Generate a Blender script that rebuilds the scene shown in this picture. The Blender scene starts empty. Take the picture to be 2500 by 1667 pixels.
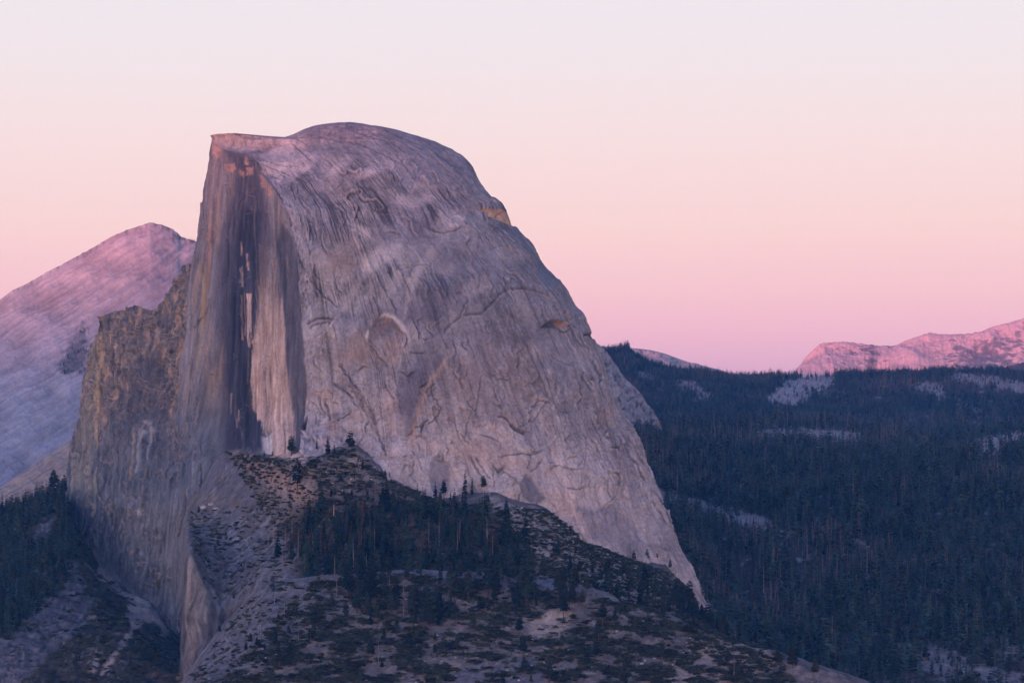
import bpy, math, random
import numpy as np
from mathutils import Matrix, Vector

random.seed(7); RNG = np.random.default_rng(7)
sc = bpy.context.scene
C = sc.collection
# ---------------------------------------------------------------- camera, sky, sun, exposure
W, H, F, HY = 2500.0, 1667.0, 6521.0, 1121.5      # photograph size, focal length and level line, in photograph pixels
cam_d = bpy.data.cameras.new('camera'); cam = bpy.data.objects.new('camera', cam_d); C.objects.link(cam)
cam.location = (0, 0, 0); cam.rotation_euler = (math.radians(90), 0, 0)
cam_d.sensor_width = 36; cam_d.lens = 36 * F / W; cam_d.shift_y = (HY - H / 2) / W
cam_d.clip_start = 0.5; cam_d.clip_end = 90000
sc.camera = cam
SUN_EL, SUN_AZ = math.radians(1.0), math.radians(208)   # azimuth clockwise from +Y: low behind the camera
sd = Vector((math.sin(SUN_AZ) * math.cos(SUN_EL), math.cos(SUN_AZ) * math.cos(SUN_EL), math.sin(SUN_EL)))
sun_d = bpy.data.lights.new('sun', 'SUN'); sun = bpy.data.objects.new('sun', sun_d); C.objects.link(sun)
sun_d.energy = 5.0; sun_d.angle = math.radians(1.5); sun_d.color = (1.0, 0.29, 0.42)
sun.rotation_euler = sd.to_track_quat('Z', 'Y').to_euler()

def srgb(r, g, b):
    f = lambda c: (c / 255 / 12.92) if c <= 10.3 else ((c / 255 + 0.055) / 1.055) ** 2.4
    return (f(r), f(g), f(b))

world = bpy.data.worlds.new('World'); sc.world = world; world.use_nodes = True
wn, wl = world.node_tree.nodes, world.node_tree.links
wn.clear()
w_out = wn.new('ShaderNodeOutputWorld'); bg = wn.new('ShaderNodeBackground')
tc = wn.new('ShaderNodeTexCoord'); sep = wn.new('ShaderNodeSeparateXYZ')
wl.new(tc.outputs['Generated'], sep.inputs[0])
def ramp(stops):
    n = wn.new('ShaderNodeValToRGB'); e = n.color_ramp.elements
    while len(e) > 1: e.remove(e[-1])
    e[0].position = stops[0][0]; e[0].color = (*stops[0][1], 1)
    for p, c in stops[1:]:
        k = e.new(p); k.color = (*c, 1)
    n.color_ramp.interpolation = 'EASE' if False else 'LINEAR'
    return n
# elevation (sine) -> colour: the pink twilight arch over the eastern horizon, dimmer blue overhead
east = ramp([(0.0, srgb(160, 132, 202)), (0.030, srgb(210, 166, 216)), (0.046, srgb(233, 184, 217)), (0.062, srgb(243, 198, 216)),
             (0.085, srgb(247, 213, 219)), (0.115, srgb(246, 223, 229)), (0.145, srgb(241, 230, 239)), (0.185, srgb(235, 234, 245)),
             (0.30, srgb(160, 176, 216)), (0.5, srgb(76, 104, 170)), (1.0, srgb(28, 54, 120))])
west = ramp([(0.0, srgb(253, 200, 180)), (0.05, srgb(252, 208, 195)), (0.12, srgb(248, 214, 208)), (0.2, srgb(236, 214, 224)),
             (0.35, srgb(160, 172, 212)), (0.55, srgb(76, 104, 170)), (1.0, srgb(28, 54, 120))])
for r in (east, west): wl.new(sep.outputs['Z'], r.inputs[0])
dotn = wn.new('ShaderNodeVectorMath'); dotn.operation = 'DOT_PRODUCT'; dotn.inputs[1].default_value = (sd.x, sd.y, 0)
wl.new(tc.outputs['Generated'], dotn.inputs[0])
mr = wn.new('ShaderNodeMapRange'); mr.interpolation_type = 'SMOOTHSTEP'
mr.inputs['From Min'].default_value = -0.3; mr.inputs['From Max'].default_value = 0.95
wl.new(dotn.outputs['Value'], mr.inputs['Value'])
mixw = wn.new('ShaderNodeMix'); mixw.data_type = 'RGBA'
wl.new(mr.outputs['Result'], mixw.inputs[0]); wl.new(east.outputs[0], mixw.inputs[6])
wgain = wn.new('ShaderNodeVectorMath'); wgain.operation = 'SCALE'; wgain.inputs['Scale'].default_value = 3.5   # the sunset side is the brighter one
wl.new(west.outputs[0], wgain.inputs[0]); wl.new(wgain.outputs[0], mixw.inputs[7])
sky = wn.new('ShaderNodeTexSky'); sky.sky_type = 'NISHITA'; sky.sun_disc = False
sky.sun_elevation = SUN_EL; sky.sun_rotation = SUN_AZ; sky.altitude = 2200
addw = wn.new('ShaderNodeMix'); addw.data_type = 'RGBA'; addw.blend_type = 'ADD'; addw.inputs[0].default_value = 0.01
wl.new(mixw.outputs[2], addw.inputs[6]); wl.new(sky.outputs[0], addw.inputs[7])
wl.new(addw.outputs[2], bg.inputs[0]); bg.inputs[1].default_value = 1.0
wl.new(bg.outputs[0], w_out.inputs[0])

vs = sc.view_settings
vs.view_transform = 'Standard'; vs.look = 'None'; vs.exposure = 0.0; vs.gamma = 1.0; vs.use_curve_mapping = False
sc.cycles.max_bounces = 4; sc.cycles.diffuse_bounces = 3; sc.cycles.volume_bounces = 0
sc.cycles.transparent_max_bounces = 4
sc.cycles.use_denoising = True; sc.cycles.use_adaptive_sampling = False

# ---------------------------------------------------------------- numeric helpers
def at(px, py, d):
    """point at distance d in front of the camera that stands where the photograph shows (px, py)"""
    px, py, d = np.broadcast_arrays(np.asarray(px, float), np.asarray(py, float), np.asarray(d, float))
    return np.stack([(px - W / 2) / F * d, d, (HY - py) / F * d], -1)
def proj(p):
    return W / 2 + F * p[..., 0] / p[..., 1], HY - F * p[..., 2] / p[..., 1]
def sstep(a, b, x):
    t = np.clip((x - a) / (b - a), 0, 1); return t * t * (3 - 2 * t)
def curve(pts, x):
    pts = sorted(pts); return np.interp(x, [p[0] for p in pts], [p[1] for p in pts])
def smooth1(a, n, axis=0):
    if n < 1: return a
    k = np.exp(-0.5 * (np.arange(-3 * n, 3 * n + 1) / n) ** 2); k /= k.sum()
    pad = [(0, 0)] * a.ndim; pad[axis] = (3 * n, 3 * n)
    b = np.pad(a, pad, mode='edge')
    return np.apply_along_axis(lambda v: np.convolve(v, k, 'valid'), axis, b)
def hash3(i, j, k, s):
    h = (i.astype(np.uint32) * np.uint32(374761393) + j.astype(np.uint32) * np.uint32(668265263)
         + k.astype(np.uint32) * np.uint32(2147483647) + np.uint32((s * 974634777 + 12345) & 0xffffffff))
    h = (h ^ (h >> np.uint32(13))) * np.uint32(1274126177)
    h = (h ^ (h >> np.uint32(15))) * np.uint32(2246822519)
    return h ^ (h >> np.uint32(16))
_G3 = np.array([[1,1,0],[-1,1,0],[1,-1,0],[-1,-1,0],[1,0,1],[-1,0,1],[1,0,-1],[-1,0,-1],[0,1,1],[0,-1,1],[0,1,-1],[0,-1,-1],[1,1,0],[-1,1,0],[0,-1,1],[0,-1,-1]], np.float32)
_A2 = np.arange(16) * (2 * np.pi / 16); _G2 = np.stack([np.cos(_A2), np.sin(_A2)], -1).astype(np.float32)
def pn2(x, y, s=0):
    x = np.asarray(x, np.float32); y = np.asarray(y, np.float32)
    xi = np.floor(x); yi = np.floor(y); xf = x - xi; yf = y - yi
    xi = xi.astype(np.int64); yi = yi.astype(np.int64); z = np.zeros_like(xi)
    u = xf ** 3 * (xf * (xf * 6 - 15) + 10); v = yf ** 3 * (yf * (yf * 6 - 15) + 10)
    def g(a, b):
        q = _G2[hash3(xi + a, yi + b, z, s) & np.uint32(15)]
        return q[..., 0] * (xf - a) + q[..., 1] * (yf - b)
    return ((g(0, 0) * (1 - u) + g(1, 0) * u) * (1 - v) + (g(0, 1) * (1 - u) + g(1, 1) * u) * v) * 1.5
def pn3(p, s=0):
    p = np.asarray(p, np.float32); pi = np.floor(p); f = p - pi; pi = pi.astype(np.int64)
    u = f ** 3 * (f * (f * 6 - 15) + 10); r = 0
    for a in (0, 1):
        for b in (0, 1):
            for c in (0, 1):
                q = _G3[hash3(pi[..., 0] + a, pi[..., 1] + b, pi[..., 2] + c, s) & np.uint32(15)]
                g = q[..., 0] * (f[..., 0] - a) + q[..., 1] * (f[..., 1] - b) + q[..., 2] * (f[..., 2] - c)
                w = (u[..., 0] if a else 1 - u[..., 0]) * (u[..., 1] if b else 1 - u[..., 1]) * (u[..., 2] if c else 1 - u[..., 2])
                r = r + g * w
    return r
def fb2(x, y, o=4, s=0, g=0.5, ridged=False):
    t = 0; a = 1; n = 0
    for k in range(o):
        q = pn2(x * 2 ** k, y * 2 ** k, s + k * 17)
        t = t + a * ((1 - 2 * np.abs(q)) if ridged else q); n += a; a *= g
    return t / n
def fb3(p, o=4, s=0, g=0.5, ridged=False):
    t = 0; a = 1; n = 0
    for k in range(o):
        q = pn3(p * 2 ** k, s + k * 17)
        t = t + a * ((1 - 2 * np.abs(q)) if ridged else q); n += a; a *= g
    return t / n
def pdist(x, y, line, pad=60):
    """distance to a polyline; also the signed side of the nearest segment and the fraction along it"""
    L = np.asarray(line, float); out = np.full(x.shape, 1e6); side = np.zeros(x.shape); fr = np.zeros(x.shape)
    m = (x > L[:, 0].min() - pad) & (x < L[:, 0].max() + pad) & (y > L[:, 1].min() - pad) & (y < L[:, 1].max() + pad)
    if not m.any(): return out, side, fr
    X, Y = x[m], y[m]; D = np.full(X.shape, 1e6); S = np.zeros(X.shape); T = np.zeros(X.shape)
    seg = np.hypot(*(L[1:] - L[:-1]).T); cum = np.concatenate([[0], np.cumsum(seg)]); tot = cum[-1]
    for i in range(len(L) - 1):
        a, b = L[i], L[i + 1]; e = b - a
        t = np.clip(((X - a[0]) * e[0] + (Y - a[1]) * e[1]) / (e @ e + 1e-9), 0, 1)
        dx, dy = X - a[0] - t * e[0], Y - a[1] - t * e[1]; d = np.hypot(dx, dy); k = d < D
        D[k] = d[k]; S[k] = np.sign(e[0] * dy - e[1] * dx)[k]; T[k] = ((cum[i] + t * seg[i]) / tot)[k]
    out[m] = D; side[m] = S; fr[m] = T
    return out, side, fr
def inpoly(x, y, poly):
    c = np.zeros(x.shape, bool); n = len(poly)
    for i in range(n):
        (x1, y1), (x2, y2) = poly[i], poly[(i + 1) % n]
        if y1 == y2: continue
        c ^= ((y1 > y) != (y2 > y)) & (x < (x2 - x1) * (y - y1) / (y2 - y1) + x1)
    return c
def pmask(x, y, poly, soft=6, wob=0.0):
    """soft-edged mask of a polygon, optionally with a wobbling border"""
    d, _, _ = pdist(x, y, list(poly) + [poly[0]], pad=soft * 4 + 40)
    s = np.where(inpoly(x, y, poly), d, -d)
    return sstep(-soft, soft, s + wob)
def mixc(col, c, m):
    col += (np.asarray(c, np.float32) - col) * np.clip(m, 0, 1)[..., None]
def pchip(x, y, q):
    h = np.diff(x); d = np.diff(y) / h; m = np.zeros_like(y)
    s = d[1:] * d[:-1] > 0; w1 = 2 * h[1:] + h[:-1]; w2 = h[1:] + 2 * h[:-1]
    with np.errstate(divide='ignore', invalid='ignore'):
        mm = (w1 + w2) / (w1 / d[:-1] + w2 / d[1:])
    m[1:-1] = np.where(s, mm, 0); m[0] = d[0]; m[-1] = d[-1]
    i = np.clip(np.searchsorted(x, q) - 1, 0, len(h) - 1); t = np.clip((q - x[i]) / h[i], 0, 1)
    return (y[i] * (1 + 2 * t) * (1 - t) ** 2 + h[i] * m[i] * t * (1 - t) ** 2 + y[i + 1] * t * t * (3 - 2 * t) + h[i] * m[i + 1] * t * t * (t - 1))

def sheet_edges(v, PX, PY, wpx):
    """level lines of v as broken sheet edges: (dark line below, painted highlight lip above, relief)"""
    gx, gy = np.gradient(PX, axis=1), np.gradient(PY, axis=0); gx = np.where(np.abs(gx) < .05, .05, gx); gy = np.where(np.abs(gy) < .05, .05, gy)
    fr_ = v - np.floor(v); g_ = np.hypot(np.gradient(v, axis=1) / gx, np.gradient(v, axis=0) / gy) + 1e-4; up, dn = (1 - fr_) / g_, fr_ / g_
    return np.exp(-(dn / wpx) ** 2), np.exp(-((up - .5) / wpx) ** 2), np.exp(-(up / 12) ** 2) - .6 * np.exp(-(dn / 5) ** 2)  # second value is a highlight lip, put into the colour along each edge
# ---------------------------------------------------------------- mesh and material helpers
def grid_mesh(name, V, col=None, closed=False, smooth=True):
    n, m = V.shape[:2]
    idx = np.arange(n * m).reshape(n, m)
    if closed: idx = np.concatenate([idx, idx[:, :1]], 1)
    a, b, c, d = idx[:-1, :-1], idx[:-1, 1:], idx[1:, 1:], idx[1:, :-1]
    q = np.stack([a, d, c, b], -1).reshape(-1, 4)
    return raw_mesh(name, V.reshape(-1, 3), q, None if col is None else col.reshape(-1, 3), smooth)
def raw_mesh(name, V, faces, col=None, smooth=False):
    me = bpy.data.meshes.new(name); faces = np.asarray(faces, np.int32); k = faces.shape[1]
    me.vertices.add(len(V)); me.vertices.foreach_set('co', np.asarray(V, np.float32).ravel())
    me.loops.add(faces.size); me.loops.foreach_set('vertex_index', faces.ravel())
    me.polygons.add(len(faces)); me.polygons.foreach_set('loop_start', np.arange(0, faces.size, k, dtype=np.int32))
    me.polygons.foreach_set('use_smooth', np.full(len(faces), smooth))
    if col is not None:
        at_ = me.color_attributes.new('Col', 'FLOAT_COLOR', 'POINT')
        at_.data.foreach_set('color', np.concatenate([np.clip(col, 0.004, 0.9), np.ones((len(V), 1))], 1).astype(np.float32).ravel())
    me.update(calc_edges=True)
    return me
def link(name, me, mat, parent=None, kind=None, label=None, cat=None, group=None):
    o = bpy.data.objects.new(name, me); C.objects.link(o)
    if mat is not None and me is not None and not me.materials: me.materials.append(mat)
    if parent: o.parent = parent
    for k, v in (('kind', kind), ('label', label), ('category', cat), ('group', group)):
        if v: o[k] = v
    return o
def normals(V):
    du = np.gradient(V, axis=1); dv = np.gradient(V, axis=0)
    n = np.cross(dv, du); l = np.linalg.norm(n, axis=-1, keepdims=True)
    return n / np.maximum(l, 1e-9)

def rock_mat(name, s1=0.10, s2=0.45, bump=0.6, dist=2.0, stretch=(1, 1, 1), var=0.35):
    m = bpy.data.materials.new(name); m.use_nodes = True; n, l = m.node_tree.nodes, m.node_tree.links
    b = n['Principled BSDF']; b.inputs['Roughness'].default_value = 0.92; b.inputs['Specular IOR Level'].default_value = 0.15
    a = n.new('ShaderNodeAttribute'); a.attribute_name = 'Col'
    g = n.new('ShaderNodeNewGeometry'); mp = n.new('ShaderNodeMapping'); mp.inputs['Scale'].default_value = stretch
    l.new(g.outputs['Position'], mp.inputs[0])
    n1 = n.new('ShaderNodeTexNoise'); n1.inputs['Scale'].default_value = s1; n1.inputs['Detail'].default_value = 8; n1.inputs['Roughness'].default_value = 0.62
    n2 = n.new('ShaderNodeTexNoise'); n2.inputs['Scale'].default_value = s2; n2.inputs['Detail'].default_value = 5; n2.inputs['Roughness'].default_value = 0.65
    for t in (n1, n2): l.new(mp.outputs[0], t.inputs['Vector'])
    r = n.new('ShaderNodeMapRange'); r.inputs['From Min'].default_value = 0.3; r.inputs['From Max'].default_value = 0.7
    r.inputs['To Min'].default_value = 1 - var; r.inputs['To Max'].default_value = 1 + var; l.new(n1.outputs['Fac'], r.inputs[0])
    r2 = n.new('ShaderNodeMapRange'); r2.inputs['From Min'].default_value = 0.3; r2.inputs['From Max'].default_value = 0.7
    r2.inputs['To Min'].default_value = 1 - var * 0.8; r2.inputs['To Max'].default_value = 1 + var * 0.8; l.new(n2.outputs['Fac'], r2.inputs[0])
    mu = n.new('ShaderNodeMath'); mu.operation = 'MULTIPLY'; l.new(r.outputs[0], mu.inputs[0]); l.new(r2.outputs[0], mu.inputs[1])
    vm = n.new('ShaderNodeVectorMath'); vm.operation = 'SCALE'; l.new(a.outputs['Color'], vm.inputs[0]); l.new(mu.outputs[0], vm.inputs['Scale'])
    l.new(vm.outputs[0], b.inputs['Base Color'])
    if bump:
        ad = n.new('ShaderNodeMath'); ad.operation = 'ADD'; l.new(n1.outputs['Fac'], ad.inputs[0])
        sc2 = n.new('ShaderNodeMath'); sc2.operation = 'MULTIPLY'; sc2.inputs[1].default_value = 0.45; l.new(n2.outputs['Fac'], sc2.inputs[0]); l.new(sc2.outputs[0], ad.inputs[1])
        bp = n.new('ShaderNodeBump'); bp.inputs['Strength'].default_value = bump; bp.inputs['Distance'].default_value = dist
        l.new(ad.outputs[0], bp.inputs['Height']); l.new(bp.outputs[0], b.inputs['Normal'])
    return m
def leaf_mat(name, c, var=0.6, tint=(1.0, 0.8, 0.6)):
    m = bpy.data.materials.new(name); m.use_nodes = True; n, l = m.node_tree.nodes, m.node_tree.links
    b = n['Principled BSDF']; b.inputs['Roughness'].default_value = 0.8; b.inputs['Specular IOR Level'].default_value = 0.1
    oi = n.new('ShaderNodeObjectInfo'); g = n.new('ShaderNodeNewGeometry')
    t = n.new('ShaderNodeTexNoise'); t.inputs['Scale'].default_value = 0.6; t.inputs['Detail'].default_value = 3; l.new(g.outputs['Position'], t.inputs['Vector'])
    r = n.new('ShaderNodeMapRange'); r.inputs['To Min'].default_value = 1 - var; r.inputs['To Max'].default_value = 1 + var; l.new(oi.outputs['Random'], r.inputs[0])
    r2 = n.new('ShaderNodeMapRange'); r2.inputs['From Min'].default_value = 0.3; r2.inputs['From Max'].default_value = 0.7
    r2.inputs['To Min'].default_value = 0.55; r2.inputs['To Max'].default_value = 1.45; l.new(t.outputs['Fac'], r2.inputs[0])
    mu = n.new('ShaderNodeMath'); mu.operation = 'MULTIPLY'; l.new(r.outputs[0], mu.inputs[0]); l.new(r2.outputs[0], mu.inputs[1])
    vm = n.new('ShaderNodeVectorMath'); vm.operation = 'SCALE'; vm.inputs[0].default_value = c; l.new(mu.outputs[0], vm.inputs['Scale'])
    l.new(vm.outputs[0], b.inputs['Base Color'])
    return m
# ---------------------------------------------------------------- the granite dome
XL = [(299,830),(301,808),(303,790),(307,767),(316,741),(328,716),(336,694),(337.5,512),(344,517),(374,513),(392,514),(423,508),(464,499),(499,492),(543,486),
      (573,484),(604,477),(637,468),(663,466),(742,460),(821,454),(885,438),(949,432),(1029,416),(1128,405),(1300,400),(1700,390)]
XA = [(299,830),(301,809),(303,791),(307,768),(316,742),(328,717),(336,695),(338,514),(344,520),(356,524),(363,545),(368,563),(381,600),(392,624),(405,629),(425,637),(443,655),(461,670),
      (484,685),(510,700),(540,708),(576,716),(609,724),(645,727),(696,727),(744,731),(808,739),(903,746),(951,748),(1005,744),(1063,735),(1100,729),(1114,700),(1124,520),
      (1204,484),(1236,453),(1700,450)]
XR = [(299,868),(309.5,931),(316,965),(331,1016),(346,1063),(365,1101),(386,1131),(407,1152),(437,1170),(450,1177),(473,1197),(497,1226),(516,1238),(534,1248),(552,1257),
      (572,1272),(600,1293),(637,1318),(662,1344),(690,1372),(720,1392),(761,1418),(794,1433),(833,1447),(860,1462),(910,1482),(993,1519),(1086,1562),(1154,1587),(1233,1612),
      (1296,1641),(1350,1670),(1409,1700),(1463,1724),(1500,1746),(1600,1800),(1700,1860)]
XC = [(299,846),(345,790),(400,830),(500,905),(700,1000),(900,1060),(1100,1110),(1300,1180),(1500,1280),(1700,1340)]
DC = [(299,4190),(305,4150),(320,4115),(340,4085),(380,4045),(430,4010),(550,3955),(700,3905),(850,3870),(1000,3840),(1200,3800),(1500,3770),(1700,3760)]
CONTACT = [(453,1236),(484,1204),(510,1150),(530,1111),(554,1102),(586,1096),(614,1101),(638,1109),(680,1122),(705,1117),(747,1127),(786,1109),(824,1092),(873,1088),(898,1109),(929,1137),(947,1166),(978,1176),(1003,1187),(1031,1208),(1084,1218),
           (1122,1208),(1171,1200),(1210,1201),(1264,1223),(1333,1238),(1391,1291),(1426,1326),(1470,1333),(1528,1365),(1567,1372),(1626,1374),(1650,1410),(1685,1433),(1709,1487),(1736,1502)]
def lean(y): return 224 * sstep(980, 1260, y)
def wall_depth(x, y): return 4230 - (x - 500) * 1.36 - lean(y)
XAF = [c for c in XA if c[0] < 1090] + [(1100,735),(1700,735)]
def dome_front(px, py):
    xa, xr, xc, dc = curve(XAF, py), curve(XR, py), curve(XC, py), curve(DC, py)
    da = np.where(py < 350, 4205, wall_depth(xa, py))
    da = da + (4205 - da) * (1 - sstep(338, 375, py)) * (py >= 338)
    xc = np.maximum(xc, xa + 10); dr = dc + 0.9 * (xr - xc) * 0.613
    c = np.clip((px - xc) / (xr - xc), 0, 1); s = np.clip((xc - px) / (xc - xa), 0, 1)
    d = np.where(px > xc, dr - (dr - dc) * np.sqrt(1 - c * c), dc + (da - dc) * s ** 1.6)
    return np.where((px < xa) & (py > 1095), wall_depth(px, py) + 8, d)

yr = np.concatenate([np.arange(299, 345, 1.0), np.arange(345, 1330, 1.75), np.arange(1330, 1690, 4.0)])
NWL, NFR, NBK = 200, 540, 24
yy = yr[:, None]
xl, xa, xr, xc = (curve(c_, yr)[:, None] for c_ in (XL, XA, XR, XC)); xc = np.maximum(xc, xa + 10)
s = np.linspace(0, 1, NWL)[None]; px_w = xl + (xa - xl) * s; py_w = yy + 0 * px_w
d_w = wall_depth(px_w, py_w) + 26 * (1 - sstep(0, 0.10, s)) ** 2
d_w = np.where(py_w < 350, 4205 + 0 * d_w, d_w); d_w += (4205 - d_w) * (1 - sstep(338, 375, py_w))
nl = int(NFR * 0.42); nr_ = NFR - nl
px_f = np.concatenate([xa + (xc - xa) * np.linspace(0, 1, nl + 1)[None][:, 1:], xc + (xr - xc) * np.sin(np.linspace(0, math.pi / 2, nr_ + 1)[1:])[None]], 1)
py_f = yy + 0 * px_f; d_f = dome_front(px_f, py_f)
d_f = d_f + np.clip(py_f - curve(CONTACT, px_f) - 8, 0, 400) * 1.6 * sstep(1760, 1730, px_f)
PX = np.concatenate([px_w, px_f], 1); PY = np.concatenate([py_w, py_f], 1); DD = np.concatenate([d_w, d_f], 1)
# the overhanging visor and the low saddle behind it
cy = curve([(508,334),(512,331),(527,328),(560,324),(591,328),(629,333),(660,336),(690,337.5),(720,337.5)], PX)
PYv = PY - np.clip(337.5 - cy, 0, 20) * (1 - sstep(338, 362, PY)) * (PY >= 337) * (PX < 720)
V = at(PX, PYv, DD)
# wall-side coordinates for noise
Wd = V.copy()
front = np.zeros(PX.shape, bool); front[:, NWL:] = True
colp = np.concatenate([np.zeros_like(px_w), np.broadcast_to(np.linspace(0, 1, NFR)[None], px_f.shape)], 1)
wallf = ((~front) & (PY > 350)).astype(float)
fx = colp * 1000.0                                              # fall-line coordinate: fans out with the dome
disp = np.zeros(PX.shape)
# broad swells, exfoliation shells and fall-line flutes
disp += 5.0 * fb3(Wd / 130, 3, 1) * sstep(299, 380, PY)
shell = fb3(Wd / np.array([95, 95, 70]) + 0.35 * fb3(Wd / 60, 2, 5)[..., None], 3, 2)
terr = np.floor(shell * 9) / 9; sh = shell * 9 - np.floor(shell * 9)
disp += np.where(front, 9.0 * (terr + sstep(0.75, 1.0, sh) / 9), 0) * sstep(330, 420, PY)
edge_dark = 0; edge_highlight = 0
def edges(v, wpx, gate, h, where=None):
    global disp, edge_dark, edge_highlight
    gate = gate * (front if where is None else where) * sstep(335, 430, PY); dk_, pl_, rl_ = sheet_edges(v, PX, PY, wpx)
    edge_dark = np.maximum(edge_dark, dk_ * gate); edge_highlight = np.maximum(edge_highlight, pl_ * gate); disp = disp + h * gate * rl_
wrp = fb2(PX / 70, PY / 70, 3, 301); wu_ = .66 * (PX + .11 * (PY - 400) * np.clip((610 - PX) / 130, 0, 1))
jit = .05 * fb2(PX / 9, PY / 9, 3, 302)
edges(2.4 * pn2(colp * 6 + .25 * wrp, PY / 330 + .3 * wrp, 303) + PY / 420 + jit, 2.2, sstep(-.08, .2, fb2(PX / 75, PY / 75, 3, 305)), 3.4)
edges(2.2 * pn2(colp * 13 + .2 * wrp, PY / 240 + .3 * wrp, 307) + jit, 1.8, sstep(.0, .22, fb2(PX / 60 + 8, PY / 60, 3, 309)) * .85, 1.8)
edges(1.8 * pn2(PX / 95 + .4 * wrp, PY / 70 + .4 * wrp, 311) + jit, 1.6, sstep(.02, .25, fb2(PX / 50 + 3, PY / 50, 3, 313)) * sstep(760, 950, PY) * .5, 1.2)
edges(2.5 * pn2(colp * 34 + .3 * wrp, PY / 160 + .3 * wrp, 315) + jit, 1.4, sstep(.02, .25, fb2(PX / 55 + 13, PY / 55, 3, 317)) * .3, 0.6)
edges(2.2 * fb2(wu_ / 36, PY / 520, 3, 319, .6), 1.8, sstep(-.12, .2, fb2(PX / 24, PY / 120, 3, 321)) * .8, 2.6, wallf)
edges(2.0 * fb2(wu_ / 24, PY / 60, 3, 323, .6), 1.5, sstep(.12, .3, fb2(PX / 30, PY / 60, 3, 325)) * .6, 1.6, wallf)
ribs = fb2(fx / 15 + .45 * fb2(fx / 60, PY / 60, 2, 3), PY / 150, 3, 4, ridged=True)
ribz = np.where(front, sstep(390, 470, PY) * (1 - sstep(700, 800, PY)) * sstep(-0.25, 0.25, fb2(PX / 110, PY / 110, 2, 8)) * (1 - .75 * sstep(1060, 1160, PX)), 0)
disp += 1.9 * (ribs - 0.5) * ribz
fl2 = fb2(fx / 16 + fb2(fx / 90, PY / 90, 2, 13), PY / 260, 3, 14, ridged=True)
disp += 1.8 * (fl2 - 0.5) * np.where(front, sstep(740, 860, PY), 0)
rough = fb3(Wd / 14, 4, 21); disp += np.where(front, 1.5 + 2.2 * sstep(900, 1150, PY), 0.9) * rough
rough2 = fb3(Wd / np.array([5.5, 5.5, 4.0]), 3, 27, 0.6); disp += np.where(front, 0.7 + 0.9 * sstep(800, 1100, PY), 0.35) * rough2
wu = .66 * (PX + .11 * (PY - 400) * np.clip((610 - PX) / 130, 0, 1))
flw = fb2(wu / 7.5, PY / 240, 4, 31, 0.6); disp += wallf * 2.2 * flw
disp += wallf * 3.0 * fb2(wu / 34, PY / 400, 2, 35)

def G(*c): return np.array(c, np.float32)
col = np.empty(PX.shape + (3,), np.float32); col[:] = G(0.262, 0.230, 0.222)
b1 = fb2(PX / 170, PY / 170, 3, 41); b2 = fb2(PX / 60 + 3, PY / 60, 4, 43); fine = fb2(PX / 9, PY / 9, 4, 45, 0.6)
st = fb2(fx / 6 + 0.6 * b2, PY / 120, 4, 47, 0.6); st2 = fb2(fx / 22, PY / 300, 3, 51)
stm = sstep(-.25, .25, fb2(PX / 80 + 31, PY / 80, 3, 53))
wat = sstep(.08, .42, fb2(fx / 7 + .5 * b2, PY / 620, 4, 49, .6)) * sstep(-.2, .2, fb2(fx / 60, PY / 260, 3, 50)) * sstep(420, 700, PY)
mul = 1.05 + 0.55 * b1 + 0.42 * b2 + (0.08 + .35 * stm) * st + 0.40 * st2 + 0.34 * fine + 0.26 * rough2 + 0.30 * rough + 0.40 * sstep(900, 1200, PY) - .50 * wat
mul += (0.75 * (ribs - 0.66) - .35 * sstep(.40, .12, ribs)) * ribz
col *= np.clip(mul, 0.35, 1.8)[..., None]
warm = sstep(0.0, 0.5, fb2(PX / 110 + 9, PY / 150, 4, 55)) * sstep(780, 960, PY); mixc(col, col * G(1.22, 1.0, 0.86), warm * 0.8)
cool = sstep(0.0, 0.45, fb2(PX / 90, PY / 120 + 4, 3, 57)); mixc(col, col * G(0.86, 0.94, 1.08), cool * 0.7)
mixc(col, G(0.07, 0.062, 0.072), edge_dark * 0.9); mixc(col, G(0.50, 0.44, 0.42), edge_highlight * 0.5)
# rough wavy cross-grain of the lower face
scal = fb2(PX / 16, PY / 5.0 + 1.5 * b2, 3, 59); m = sstep(860, 1020, PY) * front
col *= (1 + 0.30 * scal * m)[..., None]; disp += 0.9 * scal * m

def ell(cx, cy_, rx, ry, ang=0, soft=0.6, wob=0.5):
    a = math.radians(ang); dx, dy = PX - cx, PY - cy_
    u = (dx * math.cos(a) + dy * math.sin(a)) / rx; v = (-dx * math.sin(a) + dy * math.cos(a)) / ry
    return (1 - sstep(1 - soft, 1 + soft, np.hypot(u, v) + wob * b2 + 0.3 * st)) * front
WX, WY = fb2(PX / 14, PY / 14, 3, 61), fb2(PX / 14 + 7, PY / 14, 3, 63)
def crack(line, wpx=2.5, deep=2.5, dark=0.75, step=0.0, sw=14, c=(0.055, 0.05, 0.06), hl=0.0, only=None, wig=4.0):
    d, side, fr = pdist(PX + wig * WX, PY + wig * WY, line, pad=wpx * 3 + 14)
    e = np.clip(np.minimum(fr, 1 - fr) * 8 + 0.25, 0, 1) * (front if only is None else only)
    w = np.nonzero(d < wpx * 6); d, side, e = d[w], side[w], e[w]
    k = np.exp(-(d / wpx) ** 2) * e; disp[w] -= deep * k
    cc = col[w]; mixc(cc, c, k * dark)
    if hl:
        kk = np.exp(-((d - wpx * 1.9) / wpx) ** 2) * e * (side > 0); mixc(cc, G(0.46, 0.38, 0.35), kk * hl)  # highlight along one side of the crack, painted into the colour
    col[w] = cc
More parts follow.
